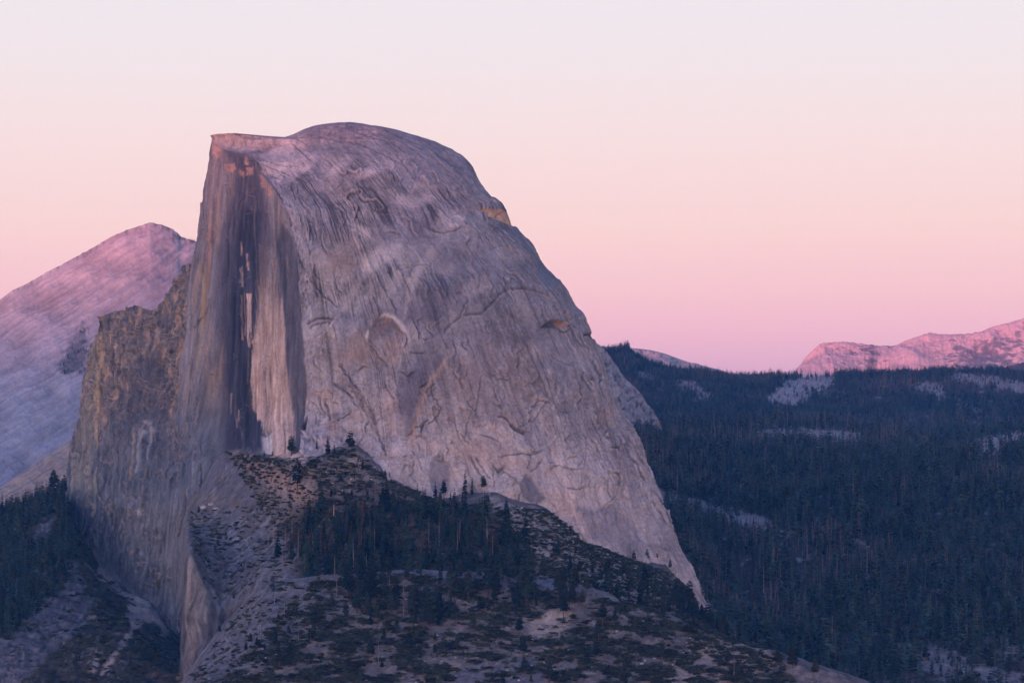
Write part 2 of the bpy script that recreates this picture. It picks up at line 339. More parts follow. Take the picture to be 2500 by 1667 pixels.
# pale rubbed patches, water-washed streaks
for cx, cy_, rx, ry, a, k in ((923,633,46,20,-35,.75),(1101,539,36,20,-25,.7),(821,414,22,9,-25,.7),(906,420,28,9,-20,.7),(987,488,30,14,20,.5),(1042,484,18,9,0,.5),(880,565,28,9,28,.6),
        (1080,658,26,14,10,.45),(1165,696,40,16,-32,.65),(1190,640,60,16,-15,.35),(1060,610,50,10,-60,.35),(965,690,70,10,-55,.4),(1000,720,70,7,-68,.4),(1035,640,60,8,-55,.35),(870,700,60,8,-60,.35),
        (1290,620,30,10,35,.3),(1205,455,30,10,20,.3),(1000,1130,70,40,0,.25),(1250,1120,60,30,0,.35),(1400,1180,90,60,10,.35),(1500,1290,60,60,50,.35),(1230,1060,60,22,5,.35)):
    mixc(col, G(0.52, 0.445, 0.42), ell(cx, cy_, rx * 1.15, ry * 1.15, a) * min(1, k * 1.2))
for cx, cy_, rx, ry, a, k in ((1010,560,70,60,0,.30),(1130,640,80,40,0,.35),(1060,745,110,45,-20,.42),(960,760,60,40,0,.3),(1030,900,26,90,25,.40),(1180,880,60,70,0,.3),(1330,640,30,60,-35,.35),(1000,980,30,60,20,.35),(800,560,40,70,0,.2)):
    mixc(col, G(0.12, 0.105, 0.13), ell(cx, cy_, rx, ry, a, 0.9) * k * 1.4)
for cx, cy_, rx, ry, a, k in ((870,860,45,35,-35,.5),(955,850,22,34,10,.5),(1230,1030,45,22,0,.45),(1180,1090,45,40,0,.4),(1240,1130,60,26,0,.4),(1130,1000,50,80,0,.3),(840,640,50,50,0,.35),(870,1020,22,14,0,.5),(1250,900,90,90,0,.28),(1010,1085,30,20,0,.4)):
    mixc(col, G(0.33, 0.225, 0.175), ell(cx, cy_, rx, ry, a, 0.9) * k)
for L in ([(985,838),(977,880),(968,920),(966,970),(964,1050)],[(1020,690),(990,760),(985,790)],[(940,700),(915,760),(905,800)],[(1300,850),(1316,898),(1334,944),(1352,998),(1374,1049)]):
    d, _, fr = pdist(PX + 1.5 * fb2(PX / 9, PY / 9, 2, 66), PY, L); mixc(col, G(0.46, 0.40, 0.39), np.exp(-(d / 3.4) ** 2) * 0.6 * sstep(-.15, .3, fb2(PX / 12, PY / 26, 3, 68)) * front)
# polished pale slabs below the saddle
m = pmask(PX, PY, [(640,372),(700,345),(735,345),(752,372),(768,395),(748,425),(715,446),(668,450),(645,435),(634,410)], 8, 10 * b2) * front
mixc(col, G(0.45, 0.385, 0.37) * (1 + 0.5 * fine[..., None] + 0.3 * b2[..., None]), m * 0.85)
m = pmask(PX, PY, [(515,336),(700,334),(790,305),(900,306),(960,325),(880,350),(760,352),(640,372),(560,362),(525,350)], 10, 10 * b2) * front
mixc(col, G(0.40, 0.30, 0.27) * (1 + 0.6 * fine[..., None] + 0.5 * b2[..., None]), m * 0.7)
disp += m * 2.0 * np.floor(3 * fb2(PX / 30, PY / 7, 3, 67)) / 3
for L, w, dk in (([(545,366),(590,374),(640,368),(668,356)],2,.5),([(660,440),(690,425),(712,412)],1.5,.5),([(640,398),(680,415),(712,432)],1.5,.6),([(635,405),(660,425),(690,440)],1.5,.5),([(645,385),(690,402),(730,405)],1.4,.4),
        ([(710,348),(730,366),(753,386),(768,398)],2,.6),([(1063,373),(1090,388),(1131,416)],5,.5),([(800,340),(880,352),(930,372),(985,400)],2,.5),([(560,335),(600,345),(640,342)],2,.5),([(850,318),(910,335),(960,350),(1000,380)],2,.45)):
    crack(L, w, 1.2, dk)
# blocky broken edge between the sheer face and the rounded side
d, side, fr = pdist(PX, PY, [(637,425),(655,443),(670,461),(685,484),(702,515),(710,545),(718,580),(728,612),(738,650),(742,700)])
k = np.exp(-(np.clip(d - 4, 0, 99) / 12) ** 2) * front
blk = fb2(PX / 7, PY / 12, 3, 71); disp += k * (3.5 * blk - 1.0); mixc(col, G(0.34, 0.30, 0.31) * (1 + 0.9 * blk[..., None]), k * 0.75)
crack([(655,446),(672,464),(690,495),(703,530),(710,565),(722,605),(735,640),(745,668)], 3, 3, .8)
d, side, fr = pdist(PX, PY, [(745,680),(752,760),(756,850),(760,950),(752,1050),(742,1110)]); k = np.exp(-(d / 11) ** 2) * front
mixc(col, G(0.36, 0.32, 0.335) * (1 + 0.8 * blk[..., None]), k * 0.6); disp += 2.5 * blk * k
# named cracks and ledges of the rounded side
for L, w, dp, dk in (([(713,443),(712,459),(718,475),(723,492)],2,2,.8),([(760,686),(789,721),(825,750)],2.2,2,.8),([(750,792),(762,783),(776,779),(795,777),(814,779)],3,4,.8),([(755,800),(775,790),(800,788)],2.5,3,.7),
        ([(813,937),(835,950),(857,969)],4,4,.6),([(790,975),(800,1000),(806,1030)],4,4,.7),
        ([(775,965),(782,990),(796,1015)],3,3,.6),([(1176,915),(1168,970),(1160,1020)],1.6,2,.75),([(1214,1016),(1237,1016),(1247,1031)],2.4,3,.8),([(1247,1031),(1262,1046),(1285,1054)],5,6,.85),([(1270,1040),(1306,1023),(1339,975)],1.6,1.6,.6),
        ([(1170,1059),(1196,1064),(1226,1077)],2,2.5,.8),([(1219,1113),(1245,1110),(1272,1105),(1298,1109),(1326,1097)],2.2,2.5,.75),([(1201,1131),(1216,1151),(1234,1136)],3,4,.75),([(1298,1109),(1292,1128),(1287,1146)],1.8,2,.7),([(1326,1120),(1310,1140),(1296,1150)],2.4,2.5,.7),
        ([(1339,1125),(1369,1133),(1395,1143),(1425,1146)],1.5,1.6,.65),([(1425,1146),(1430,1120),(1433,1080),(1438,1046)],1.2,1.2,.55),([(1413,934),(1420,965),(1415,985),(1418,1003)],2.4,3,.7),([(1433,932),(1443,926.5),(1451,932)],2,3,.85),([(1476,1036),(1490,1060),(1502,1080),(1512,1100)],2.6,3,.7),
        ([(1492,1092),(1510,1090),(1520,1104)],3,3.5,.85),([(1046,556),(1080,567),(1110,563),(1131,552)],2.4,3,.65),([(1380,759),(1392,780),(1405,802)],2.2,3,.8),([(1423,817),(1436,818),(1447,827)],3,4,.85),([(1234,708),(1256,704),(1278,703),(1308,705),(1331,713),(1354,728)],2.4,3,.6),
        ([(1081,816),(1090,800),(1100,790),(1128,768),(1173,765),(1199,742),(1224,714),(1240,706)],2.6,3,.6),([(1105,825),(1112,858),(1108,880)],2,2,.7),([(1088,835),(1093,850)],3,3,.6),([(1000,858),(1022,862),(1038,864)],1.8,2.2,.8),([(1023,823),(1035,828),(1050,828)],1.5,2,.6),
        ([(1152,1000),(1140,1035),(1135,1070)],1.6,2,.6),([(1108,1010),(1118,1060),(1130,1085)],1.6,2,.6),([(1125,905),(1122,930),(1130,950)],1.6,2,.6),([(1045,1022),(1030,1040),(1028,1060)],3,3.5,.8),([(1142,975),(1148,990),(1160,1000)],2,2,.7),
        ([(1150,1110),(1162,1140),(1182,1170)],2.4,3,.7),([(1160,1112),(1180,1145),(1200,1170)],2,2.5,.65),([(1005,1100),(1020,1120),(1030,1150)],2,2,.6),([(1385,1190),(1410,1193),(1428,1190)],2,2,.7),([(1455,1000),(1470,1030)],2,2,.5),([(1585,1330),(1610,1335),(1640,1345)],2,2,.6),([(1480,1172),(1481,1200),(1495,1222)],1.6,2,.6),
        ([(936,672),(1000,650),(1060,648)],1.4,1,.45),([(820,545),(870,560),(905,585)],1.6,1.4,.5),([(1190,610),(1230,600),(1270,620)],1.6,1.4,.4),([(905,510),(930,518),(965,512)],2,1.6,.4),([(1260,640),(1290,665),(1318,690)],1.8,1.6,.5),([(1000,470),(1010,450),(1018,425)],1.6,1.2,.4)):
    crack(L, w, dp, dk, hl=0.22)
for L, w, dp, dk in (([(825,886),(851,921),(870,950)],3,4,.6),([(866,940),(883,969),(905,1001),(918,1042)],4,5,.6),([(858,945),(874,968),(892,992)],3,4,.5),([(880,985),(898,1015),(910,1045)],2.4,3,.5),([(918,1042),(926,1065),(934,1087),(950,1122)],3,4,.6),([(845,955),(866,985),(880,1000)],3,3,.5)):
    crack(L, w, dp, dk, hl=.5, wig=8)
d, side, fr = pdist(PX, PY, [(840,925),(872,965),(900,1010),(915,1050)]); k = np.exp(-(d / 9) ** 2) * front; mixc(col, G(.27, .21, .18) * (1 + 1.1 * blk[..., None]), k * .6); disp += k * 3 * blk
RC = np.random.default_rng(11)
for _ in range(60):                                             # many smaller flakes and joints
    cx, cy_ = RC.uniform(740, 1650), RC.uniform(430, 1330)
    fxn = (cx - 1050) / 600; a = math.radians(90 - 40 * fxn + RC.normal(0, 32)); Lh = RC.uniform(8, 34)
    bend = RC.normal(0, 6)
    crack([(cx - math.cos(a) * Lh, cy_ - math.sin(a) * Lh), (cx + bend, cy_ + bend * .5), (cx + math.cos(a) * Lh, cy_ + math.sin(a) * Lh)], RC.uniform(1.2, 2.4), RC.uniform(0.8, 2.2), RC.uniform(.25, .6), hl=0.12)
# the arch with its pale lip and dark recess
arch = [(905,800),(912,785),(921,779),(940,774),(956,779),(972,800),(989,819),(991,838),(979,870),(953,886),(924,880),(902,848),(899,822)]
m = pmask(PX, PY, arch, 4, 5 * b2 + 4 * fine) * front; lowfade = 1 - sstep(800, 852, PY); m = m * lowfade
disp -= 7 * m * lowfade; mixc(col, G(0.135, 0.105, 0.105) * (1 + 0.9 * st[..., None] + .5 * fine[..., None]), m * 0.62)
mixc(col, G(0.30, 0.16, 0.12), m * sstep(0.05, 0.4, fb2(PX / 10, PY / 24, 3, 73)) * 0.6)
for L, w in (([(922,776),(937,770),(959,774),(979,792),(996,815)],5.0),([(899,803),(896,818),(895,828)],4)):
    d, _, fr = pdist(PX, PY, L); mixc(col, G(0.56, 0.48, 0.43), np.exp(-(d / w) ** 2) * np.clip(np.minimum(fr, 1 - fr) * 5, .2, 1) * 0.85 * front)
# eye-shaped roof and the orange scar near the skyline
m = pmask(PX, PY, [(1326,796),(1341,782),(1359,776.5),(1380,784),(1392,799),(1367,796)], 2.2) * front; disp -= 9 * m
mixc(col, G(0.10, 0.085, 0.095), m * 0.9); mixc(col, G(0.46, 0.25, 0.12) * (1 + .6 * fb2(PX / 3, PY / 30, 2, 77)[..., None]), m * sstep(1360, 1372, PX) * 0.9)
m = pmask(PX, PY, [(1168,505),(1196,507),(1224,510),(1238,517),(1258,552),(1252,556),(1237,544),(1214,530),(1188,514)], 2.0, 2 * b2) * front; disp -= 3 * m
mixc(col, G(0.60, 0.36, 0.20) * (1 + .35 * fine[..., None]), m * 0.95); crack([(1212,525),(1220,518),(1228,515)], 1.8, 2, .6)
crack([(1168,506),(1140,512),(1110,520)], 1.8, 2, .5, c=(0.3, 0.2, 0.15))
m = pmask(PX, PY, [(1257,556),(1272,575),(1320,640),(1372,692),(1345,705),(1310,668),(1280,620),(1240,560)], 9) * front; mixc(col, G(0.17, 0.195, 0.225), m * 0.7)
for L in ([(1278,703),(1308,706),(1333,714),(1352,729)],[(1384,760),(1396,785)],[(1228,600),(1258,612),(1262,630)],[(1270,608),(1300,640),(1318,680)]):
    d, _, fr = pdist(PX, PY - 3, L); mixc(col, G(0.44, 0.29, 0.20), np.exp(-(d / 3) ** 2) * 0.6 * front)
# the ochre corner running down the lower face, right side standing proud
rib_l = [(1106,858),(1095,878),(1081,892),(1066,912),(1052,927),(1036,956),(1030,980),(1023,1001),(1016,1025),(1010,1049),(1004,1096)]
d, side, fr = pdist(PX, PY, rib_l, 80); e = np.clip(np.minimum(fr, 1 - fr) * 6 + .2, 0, 1) * front
disp += np.where(side < 0, 5.5, 0) * np.exp(-(d / 34) ** 2) * e
mixc(col, G(0.36, 0.245, 0.16) * (1 + .6 * st[..., None]), np.exp(-(d / 7) ** 2) * e * 0.75)
mixc(col, G(0.12, 0.10, 0.115), np.exp(-((d - 16) / 9) ** 2) * (side > 0) * e * 0.5)  # shade beside the proud side, painted as a dark band
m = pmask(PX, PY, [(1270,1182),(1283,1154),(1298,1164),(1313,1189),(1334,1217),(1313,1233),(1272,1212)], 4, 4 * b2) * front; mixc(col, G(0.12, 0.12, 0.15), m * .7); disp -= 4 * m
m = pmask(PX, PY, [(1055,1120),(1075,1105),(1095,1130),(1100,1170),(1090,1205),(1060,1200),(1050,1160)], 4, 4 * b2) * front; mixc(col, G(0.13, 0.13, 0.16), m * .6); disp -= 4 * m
m = pmask(PX, PY, [(738,1034),(752,1014),(747,1047),(739,1056)], 2) * front; mixc(col, G(0.05, 0.042, 0.04), m); disp -= 6 * m
m = pmask(PX, PY, [(1420,1240),(1500,1235),(1560,1290),(1580,1360),(1520,1350),(1450,1320)], 10, 12 * b2) * front; mixc(col, G(0.17, 0.165, 0.20), m * .55)

# the sheer face: long water streaks, black in the middle, tan panel beside them
wst = fb2(wu / 13, PY / 420, 4, 81, 0.7); wst2 = fb2(wu / 4.2 + 5, PY / 150, 3, 83, 0.65); wb = fb2(wu / 25, PY / 70, 4, 85)
wcol = G(0.205, 0.182, 0.185) * np.clip(1 + 0.95 * wst + 0.55 * wst2 + 0.25 * wb + 0.25 * fine, .25, 2)[..., None]
mixc(wcol, G(0.31, 0.225, 0.165), sstep(0.02, 0.36, fb2(wu / 14, PY / 260, 4, 87, .6)) * (1 - sstep(900, 1060, PY)) * 0.8)
mixc(wcol, G(0.105, 0.117, 0.13) * np.clip(1 + .8 * wst + .7 * wst2 + .4 * wb, .3, 2.2)[..., None], sstep(900, 1090, PY) * 0.9)
fine_dark = sstep(.22, .42, fb2(wu / 6 + 40, PY / 700, 3, 93, .6)) * sstep(-.15, .2, fb2(wu / 30, PY / 160, 3, 94)); mixc(wcol, G(.05, .046, .058), fine_dark * .75)
fine_or = sstep(.25, .45, fb2(wu / 6 + 80, PY / 500, 3, 95, .6)) * (1 - sstep(860, 1000, PY)); mixc(wcol, G(.42, .26, .165), fine_or * .6)
wob = 22 * wst + 18 * wst2 + 6 * wb + 4 * fine
dark_w = pmask(PX, PY, [(545,362),(600,382),(628,396),(634,430),(655,520),(660,600),(640,700),(626,800),(618,900),(625,980),(640,1040),(648,1100),(542,1100),(540,950),(536,820),(530,720),(536,640),(548,560),(566,480),(572,420),(556,385)], 14, wob)
mixc(wcol, G(0.068, 0.062, 0.08) * np.clip(1 + 1.0 * wst + .9 * wst2, .3, 3)[..., None], dark_w * 0.9)
blk_w = pmask(PX, PY, [(596,500),(632,520),(632,700),(626,760),(625,830),(622,905),(604,985),(640,1030),(642,1095),(552,1095),(552,1000),(553,880),(560,760),(572,640)], 6, wob * .9)
mixc(wcol, G(0.030, 0.030, 0.044) * np.clip(1 + 1.1 * wst2 + 1.2 * wst, .4, 4)[..., None], blk_w * (.86 - .35 * sstep(.12, .4, fb2(wu / 3.2, PY / 90, 3, 88))))
pan = pmask(PX, PY, [(636,600),(668,610),(690,712),(700,808),(709,903),(718,999),(722,1063),(704,1123),(672,1120),(650,1075),(640,1030),(612,990),(606,930),(622,890),(624,790),(628,700)], 4, 0.6 * wob)
pcol = G(0.47, 0.345, 0.28) * np.clip(1 + .75 * wst + .75 * wst2 + .15 * wb + .2 * fine, .4, 1.7)[..., None]
mixc(wcol, pcol, pan * (0.08 + 0.82 * sstep(650, 810, PY)))
mixc(wcol, G(0.40, 0.22, 0.15), pan * sstep(0.1, .45, fb2(wu / 6, PY / 60, 3, 89)) * 0.55)
mixc(wcol, G(0.50, 0.44, 0.41), pan * sstep(0.12, .4, fb2(wu / 4, PY / 160, 3, 91)) * sstep(820, 950, PY) * 0.6)
for poly, k in (([(605,717),(615,717),(615,790),(612,850),(606,840)],.9),([(588,720),(591,720),(592,830),(588,830)],.6),([(597,700),(600,700),(601,820),(597,820)],.6),([(604,620),(607,620),(608,650),(604,650)],.7),
        ([(592,590),(595,590),(594,625),(591,625)],.6),([(586,655),(590,655),(590,690),(586,690)],.5),([(578,1000),(583,1000),(583,1045),(579,1045)],.5),([(590,650),(594,650),(594,700),(590,700)],.5),([(560,960),(564,960),(563,1010),(560,1010)],.4),([(606,640),(609,640),(610,660),(606,660)],.6)):
    mixc(wcol, pcol * 1.0, pmask(PX, PY, poly, 2.0, 3.5 * fb2(PX / 2.5, PY / 30, 2, 90)) * k)
for poly in ([(547,402),(570,398),(576,412),(566,422),(548,418)],[(596,386),(605,386),(604,402),(598,402)],[(585,415),(598,418),(594,432),(586,430)],[(600,410),(615,408),(614,424),(603,428)],[(634,428),(645,430),(646,455),(637,458)],[(652,450),(664,456),(668,480),(655,478)],[(518,345),(540,350),(536,385),(524,385)]):
    mixc(wcol, G(0.43, 0.255, 0.19) * (1 + .5 * fine[..., None]), pmask(PX, PY, poly, 4, 5 * fine) * 0.75)
for L, c, w in (([(517,500),(511,580),(508,640),(504,720),(498,800)],(0.40,0.22,0.13),4),([(520,560),(516,600)],(0.08,0.06,0.07),2),([(470,640),(464,740),(458,840),(450,920)],(0.36,0.33,0.35),3.5),([(478,660),(470,780),(462,900)],(0.42,0.34,0.31),2.5),
        ([(499,640),(492,760),(488,830)],(0.34,0.255,0.13),5),([(487,830),(480,900)],(0.36,0.30,0.2),3)):
    d, _, fr = pdist(PX + 2 * wst, PY, L); mixc(wcol, G(*c), np.exp(-(d / w) ** 2) * .65 * np.clip(np.minimum(fr, 1 - fr) * 4 + .2, 0, 1))
side_shade_w = pmask(PX, PY, [(690,540),(716,580),(728,660),(735,760),(748,900),(750,960),(740,1100),(722,1080),(716,990),(706,890),(698,800),(688,700),(676,600)], 5, 3 * wst)
mixc(wcol, G(0.085, 0.08, 0.098) * np.clip(1 + .8 * wst + .6 * wst2, .3, 2)[..., None], side_shade_w * 0.85)  # deep shade of the face's right edge, put into the colour
pp = pmask(PX, PY, [(640,1068),(664,1048),(666,1110),(640,1104)], 1.6); mixc(wcol, G(0.46, 0.43, 0.42) * (1 + .5 * wst2[..., None]), pp * .9); disp -= wallf * 3 * pp
crk = wallf > 0
mixc(wcol, G(.05, .046, .055), edge_dark * .7); mixc(wcol, G(.36, .31, .29), edge_highlight * .3)
col = np.where(crk[..., None], wcol, col).astype(np.float32)
for L, w in (([(643,1066),(655,1058),(664,1048)],1.6),([(664,1048),(665,1070),(664,1095)],1.4),([(601,475),(590,495),(582,520),(577,545),(575,560)],1.6),([(515,565),(512,590)],2),([(455,1080),(452,1120),(448,1170)],1.5),([(470,1000),(466,1030)],1.5),([(672,820),(676,900),(674,960)],1)):
    crack(L, w, 2.0, .6, only=crk)
# pale broken foot of the lower wall
Nn = normals(V); tow = np.sum(Nn * -V, -1); Nn *= np.sign(tow.mean())
V = V + Nn * disp[..., None]
# the far side, out of sight from here: back across behind the summit
back = []
vR, vL = V[:, -1], V[:, 0]
for t in np.linspace(0, 1, NBK + 2)[1:-1]:
    p = vR + (vL - vR) * t; bulge = math.sin(math.pi * t)
    p = p + np.array([0, 1, 0]) * (bulge * (40 + 0.45 * np.linalg.norm(vR - vL, axis=1)))[:, None]
    p[:, 2] = np.minimum(p[:, 2], vR[:, 2] * (1 - t) + vL[:, 2] * t - 6 * bulge)
    back.append(p)
Vd = np.concatenate([V, np.stack(back, 1)], 1)
cb = np.broadcast_to(G(0.25, 0.22, 0.23), (len(yr), NBK, 3)); cd = np.concatenate([col, cb], 1)
M_DOME = rock_mat('dome_granite', 0.06, 0.33, 0.9, 3.2, (1, 1, 0.6), 0.24)
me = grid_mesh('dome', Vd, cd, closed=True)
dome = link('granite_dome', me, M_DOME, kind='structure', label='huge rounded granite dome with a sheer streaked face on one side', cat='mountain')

# ---------------------------------------------------------------- rough brown buttress wall left of the sheer face
YT = [(128,1330),(140,1262),(153,1200),(164,1149),(175,1093),(189,1029),(202,965),(212,901),(221,847),(236,812),(243,806),(250,772),(258,768),(288,759),(312,752),(336,746),(347,748),(358,756),(377,758),(393,738),(406,719),(419,710),(427,692),(432,684),(441,671),(446,650),(464,646),(500,640)]
xb = np.concatenate([np.arange(130, 250, 0.9), np.arange(250, 492, 1.6)]); yt = curve(YT, xb) + 3.0 * pn2(xb / 4, 0 * xb, 91) + 4 * pn2(xb / 11, 0 * xb, 92)
tb = np.linspace(0, 1, 400); PX = np.broadcast_to(xb[None], (400, len(xb))).copy(); PY = yt[None] + (1700 - yt[None]) * tb[:, None]
DD = wall_depth(PX, PY) + 34 * (1 - sstep(860, 1120, PY)) + 20 * (1 - tb[:, None]) ** 6 - 14 * sstep(246, 256, PX) * (1 - sstep(1000, 1200, PY)) * sstep(420, 300, PX)
V = at(PX, PY, DD); wu = .66 * (PX + .11 * (PY - 400))
upz = 1 - sstep(930, 1150, PY)
ed, ep, er = sheet_edges(2.4 * fb2(wu / 30, PY / 90, 3, 327, .6), PX, PY, 1.9); ed2, ep2, er2 = sheet_edges(2.4 * fb2(PX / 26, PY / 24, 3, 329, .6), PX, PY, 1.7); eg, eg2 = sstep(-.15, .2, fb2(PX / 30, PY / 60, 3, 331)), sstep(-.1, .2, fb2(PX / 40 + 5, PY / 40, 3, 333)) * (1 - sstep(930, 1150, PY))
disp = 3 * er * eg + 3 * er2 * eg2 + 8 * fb3(V / 45, 4, 101) + upz * 9 * (fb3(V / np.array([22, 22, 34]), 4, 103, ridged=True) - .5) + 3.0 * fb2(wu / 8, PY / 130, 4, 105) + 1.6 * fb3(V / 8, 3, 107)
fine = fb2(PX / 6, PY / 7, 4, 109, .6); wst = fb2(wu / 6, PY / 130, 4, 111, .6); b2 = fb2(PX / 45, PY / 60, 4, 113); wst2 = fb2(wu / 2.6, PY / 60, 3, 115)
col = (G(0.150, 0.130, 0.120) * (1 + .5 * fine + .5 * wst + .3 * b2 + .35 * wst2)[..., None]).astype(np.float32)
bl = fb2(wu / 8, PY / 55, 4, 117, .65)
mixc(col, G(0.40, 0.26, 0.165), sstep(.06, .34, bl + .25 * wst) * upz * .85); mixc(col, G(0.045, 0.043, 0.05), sstep(.08, .4, -bl + .2 * wst) * (.35 + .45 * upz))
mixc(col, G(0.30, 0.27, 0.24), sstep(.15, .5, fb2(PX / 18 + 4, PY / 40, 4, 119)) * .5 * upz)
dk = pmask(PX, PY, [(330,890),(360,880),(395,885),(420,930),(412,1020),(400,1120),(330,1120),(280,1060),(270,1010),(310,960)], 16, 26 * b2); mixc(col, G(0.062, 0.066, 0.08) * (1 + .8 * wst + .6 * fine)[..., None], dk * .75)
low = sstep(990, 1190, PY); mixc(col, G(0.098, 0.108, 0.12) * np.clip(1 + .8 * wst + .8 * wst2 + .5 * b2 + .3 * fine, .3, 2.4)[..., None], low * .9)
gold = pmask(PX, PY, [(244,812),(256,800),(258,900),(254,930),(250,1010),(246,1060),(234,1100),(232,1020),(238,920)], 3, 3 * wst); mixc(col, G(0.36, 0.265, 0.15) * (1 + .5 * wst + .4 * wst2)[..., None], gold * .8)
lich = pmask(PX, PY, [(225,850),(238,820),(236,940),(232,1050),(226,1130),(222,1230),(196,1240),(170,1190),(180,1100),(200,1000),(212,920)], 6, 6 * wst); mixc(col, G(0.235, 0.21, 0.155) * (1 + .5 * wst + .5 * wst2)[..., None], lich * .7)
for L, w, c in (([(350,1052),(344,1080),(338,1110),(334,1150)],4,(.30,.29,.28)),([(372,1050),(366,1080),(362,1120)],3,(.30,.29,.29)),([(252,900),(247,990),(240,1100),(238,1200)],2,(.05,.05,.05)),([(205,975),(195,1030),(188,1080)],2,(.05,.045,.05)),([(236,1140),(228,1260)],3,(.28,.25,.17)),([(332,1060),(325,1100),(318,1170)],3,(.30,.24,.15))):
    d, _, fr = pdist(PX + 3 * wst, PY, L); mixc(col, G(*c), np.exp(-(d / w) ** 2) * .75)
for cx, cy_, r in ((366,1035,9),(352,1054,10),(376,1050,8),(342,1250,10)):
    mixc(col, G(.36, .35, .35), np.exp(-((PX - cx) ** 2 + ((PY - cy_) * 1.3) ** 2) / r ** 2 + .8 * fine) * .7)
mixc(col, G(.035, .033, .04), np.maximum(ed * eg * .6, ed2 * eg2 * .8)); mixc(col, G(.40, .31, .24), np.maximum(ep * eg * .35, ep2 * eg2 * .5))
BASE = [(150,1205),(170,1251),(187,1276),(200,1315),(230,1353),(242,1383),(298,1434),(340,1468),(366,1472),(391,1510),(417,1542),(450,1600)]
d, side, fr = pdist(PX, PY, BASE, 60); mixc(col, G(0.33, 0.30, 0.29) * (1 + .6 * fine[..., None]), np.exp(-(np.clip(d - 2, 0, 99) / 9) ** 2) * .7 * sstep(190, 230, PX))
Nn = normals(V); Nn *= np.sign(np.sum(Nn * -V, -1).mean()); V = V + Nn * disp[..., None]
top = [V[0] + np.array([0, 1, 0]) * a + np.array([0, 0, -1]) * b for a, b in ((260, 200), (120, 60), (40, 8))]
V = np.concatenate([np.stack(top), V]); col = np.concatenate([np.repeat(col[:1], 3, 0), col])
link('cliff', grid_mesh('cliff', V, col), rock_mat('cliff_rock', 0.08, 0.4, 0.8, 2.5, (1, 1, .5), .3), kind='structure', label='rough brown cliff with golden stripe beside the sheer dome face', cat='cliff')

# ---------------------------------------------------------------- distant mountains
def ridge(name, crest, base_py, d_crest, d_base, nx, ny, colour, amp, label, mat, prof=1.0, jag=0.0, bulge=0.0, back=0.35):
    cx = np.array([c[0] for c in crest], float)
    x = np.linspace(cx[0], cx[-1], nx); yc = curve([(c[0], c[1]) for c in crest], x)
    jg = jag * fb2(x / 9, 0 * x, 3, 131) + .5 * jag * fb2(x / 3, 0 * x, 2, 133)
    t = np.linspace(0, 1, ny)[:, None]; base = curve(base_py, x) if isinstance(base_py, list) else base_py + 0 * x
    PX = np.broadcast_to(x[None], (ny, nx)).copy(); PY = yc[None] + (base[None] - yc[None]) * t ** prof + jg[None] * (1 - t) ** 30
    ys = smooth1(yc, max(4, nx // 28)); PY = ys[None] + (base[None] - ys[None]) * t ** prof + (yc - ys)[None] * (1 - t) ** 8 + jg[None] * (1 - t) ** 30
    DD = d_crest + (d_base - d_crest) * (t - bulge * np.sin(math.pi * t)) + 0 * PX
    V = at(PX, PY, DD); disp, col = colour(PX, PY, V, t + 0 * PX)
    Nn = normals(V); Nn *= np.sign(np.sum(Nn * -V, -1).mean()); V = V + Nn * (disp * amp * sstep(0, .06, t + 0 * PX))[..., None]
    hgt = V[0, :, 2] - V[-1, :, 2]
    tops = [V[0] + np.stack([0 * hgt, 0 * hgt + a * (d_crest - d_base), -b * hgt], -1) for a, b in ((back * 2.4, .95), (back, .35), (back * .25, .05))]
    V = np.concatenate([np.stack(tops), V]); col = np.concatenate([np.repeat(col[:1], 3, 0), col])
    return link(name, grid_mesh(name, V, col), mat, kind='structure', label=label, cat='mountain')
M_FAR = rock_mat('far_granite', 0.012, 0.05, 0.4, 10, (1, 1, 1), .12)
CR = [(-420,960),(-200,850),(-60,765),(0,731.5),(31,709),(76,687),(115,664),(153,645),(191,624),(230,603),(268,580),(306,563),(337,553),(367,543),(398,550),(421,559),(436,571),(440,578),(474,588),(560,640),(700,760)]
def c_rest(PX, PY, V, t):
    u = PX * .52 + PY * .85; v = PX * .85 - PY * .52            # along and across the glacier-smoothed grain
    g1 = fb2(v / 300, u / 14 + .8 * fb2(PX / 120, PY / 120, 2, 142), 4, 141, .6); g2 = fb2(v / 110 + 3, u / 5 + fb2(PX / 60, PY / 60, 2, 143), 3, 145, .6); b = fb2(PX / 90, PY / 70, 4, 147); f = fb2(PX / 6, PY / 5, 3, 149, .6)
    col = (G(.345, .30, .305) * (1 + .32 * g1 + .28 * g2 + .55 * b + .25 * f)[..., None]).astype(np.float32)
    mixc(col, G(.16, .125, .12), sstep(.05, .4, fb2(PX / 25, PY / 14, 4, 151)) * (np.exp(-((PX - 390) / 90) ** 2) * (1 - sstep(.0, .12, t))) * .8)
    mixc(col, G(.30, .22, .19), sstep(.1, .45, fb2(v / 120, u / 22, 3, 153)) * .5)
    tp = pmask(PX, PY, [(140,900),(175,830),(205,790),(212,850),(210,905),(160,915)], 6, 22 * fb2(PX / 14, PY / 14, 3, 157)); mixc(col, G(.07, .07, .06), tp * .6)
    bl = sstep(700, 1000, PY + .25 * PX); mixc(col, col * G(.84, .95, 1.08), bl)  # lower slope tinted bluer: its shade is put into the colour
    rim = np.exp(-(t / .012) ** 2) * sstep(.0, .3, fb2(PX / 8, 0 * PX, 3, 155)); mixc(col, G(.08, .075, .06), rim * .7)
    return 9 * g1 + 4 * g2 + 14 * b + 2 * f, col
ridge('mountain', CR, 1330, 8600, 7000, 420, 300, c_rest, 1.0, 'smooth grey granite mountain with pink peak behind the brown cliff', M_FAR, 1.0, 3.2)
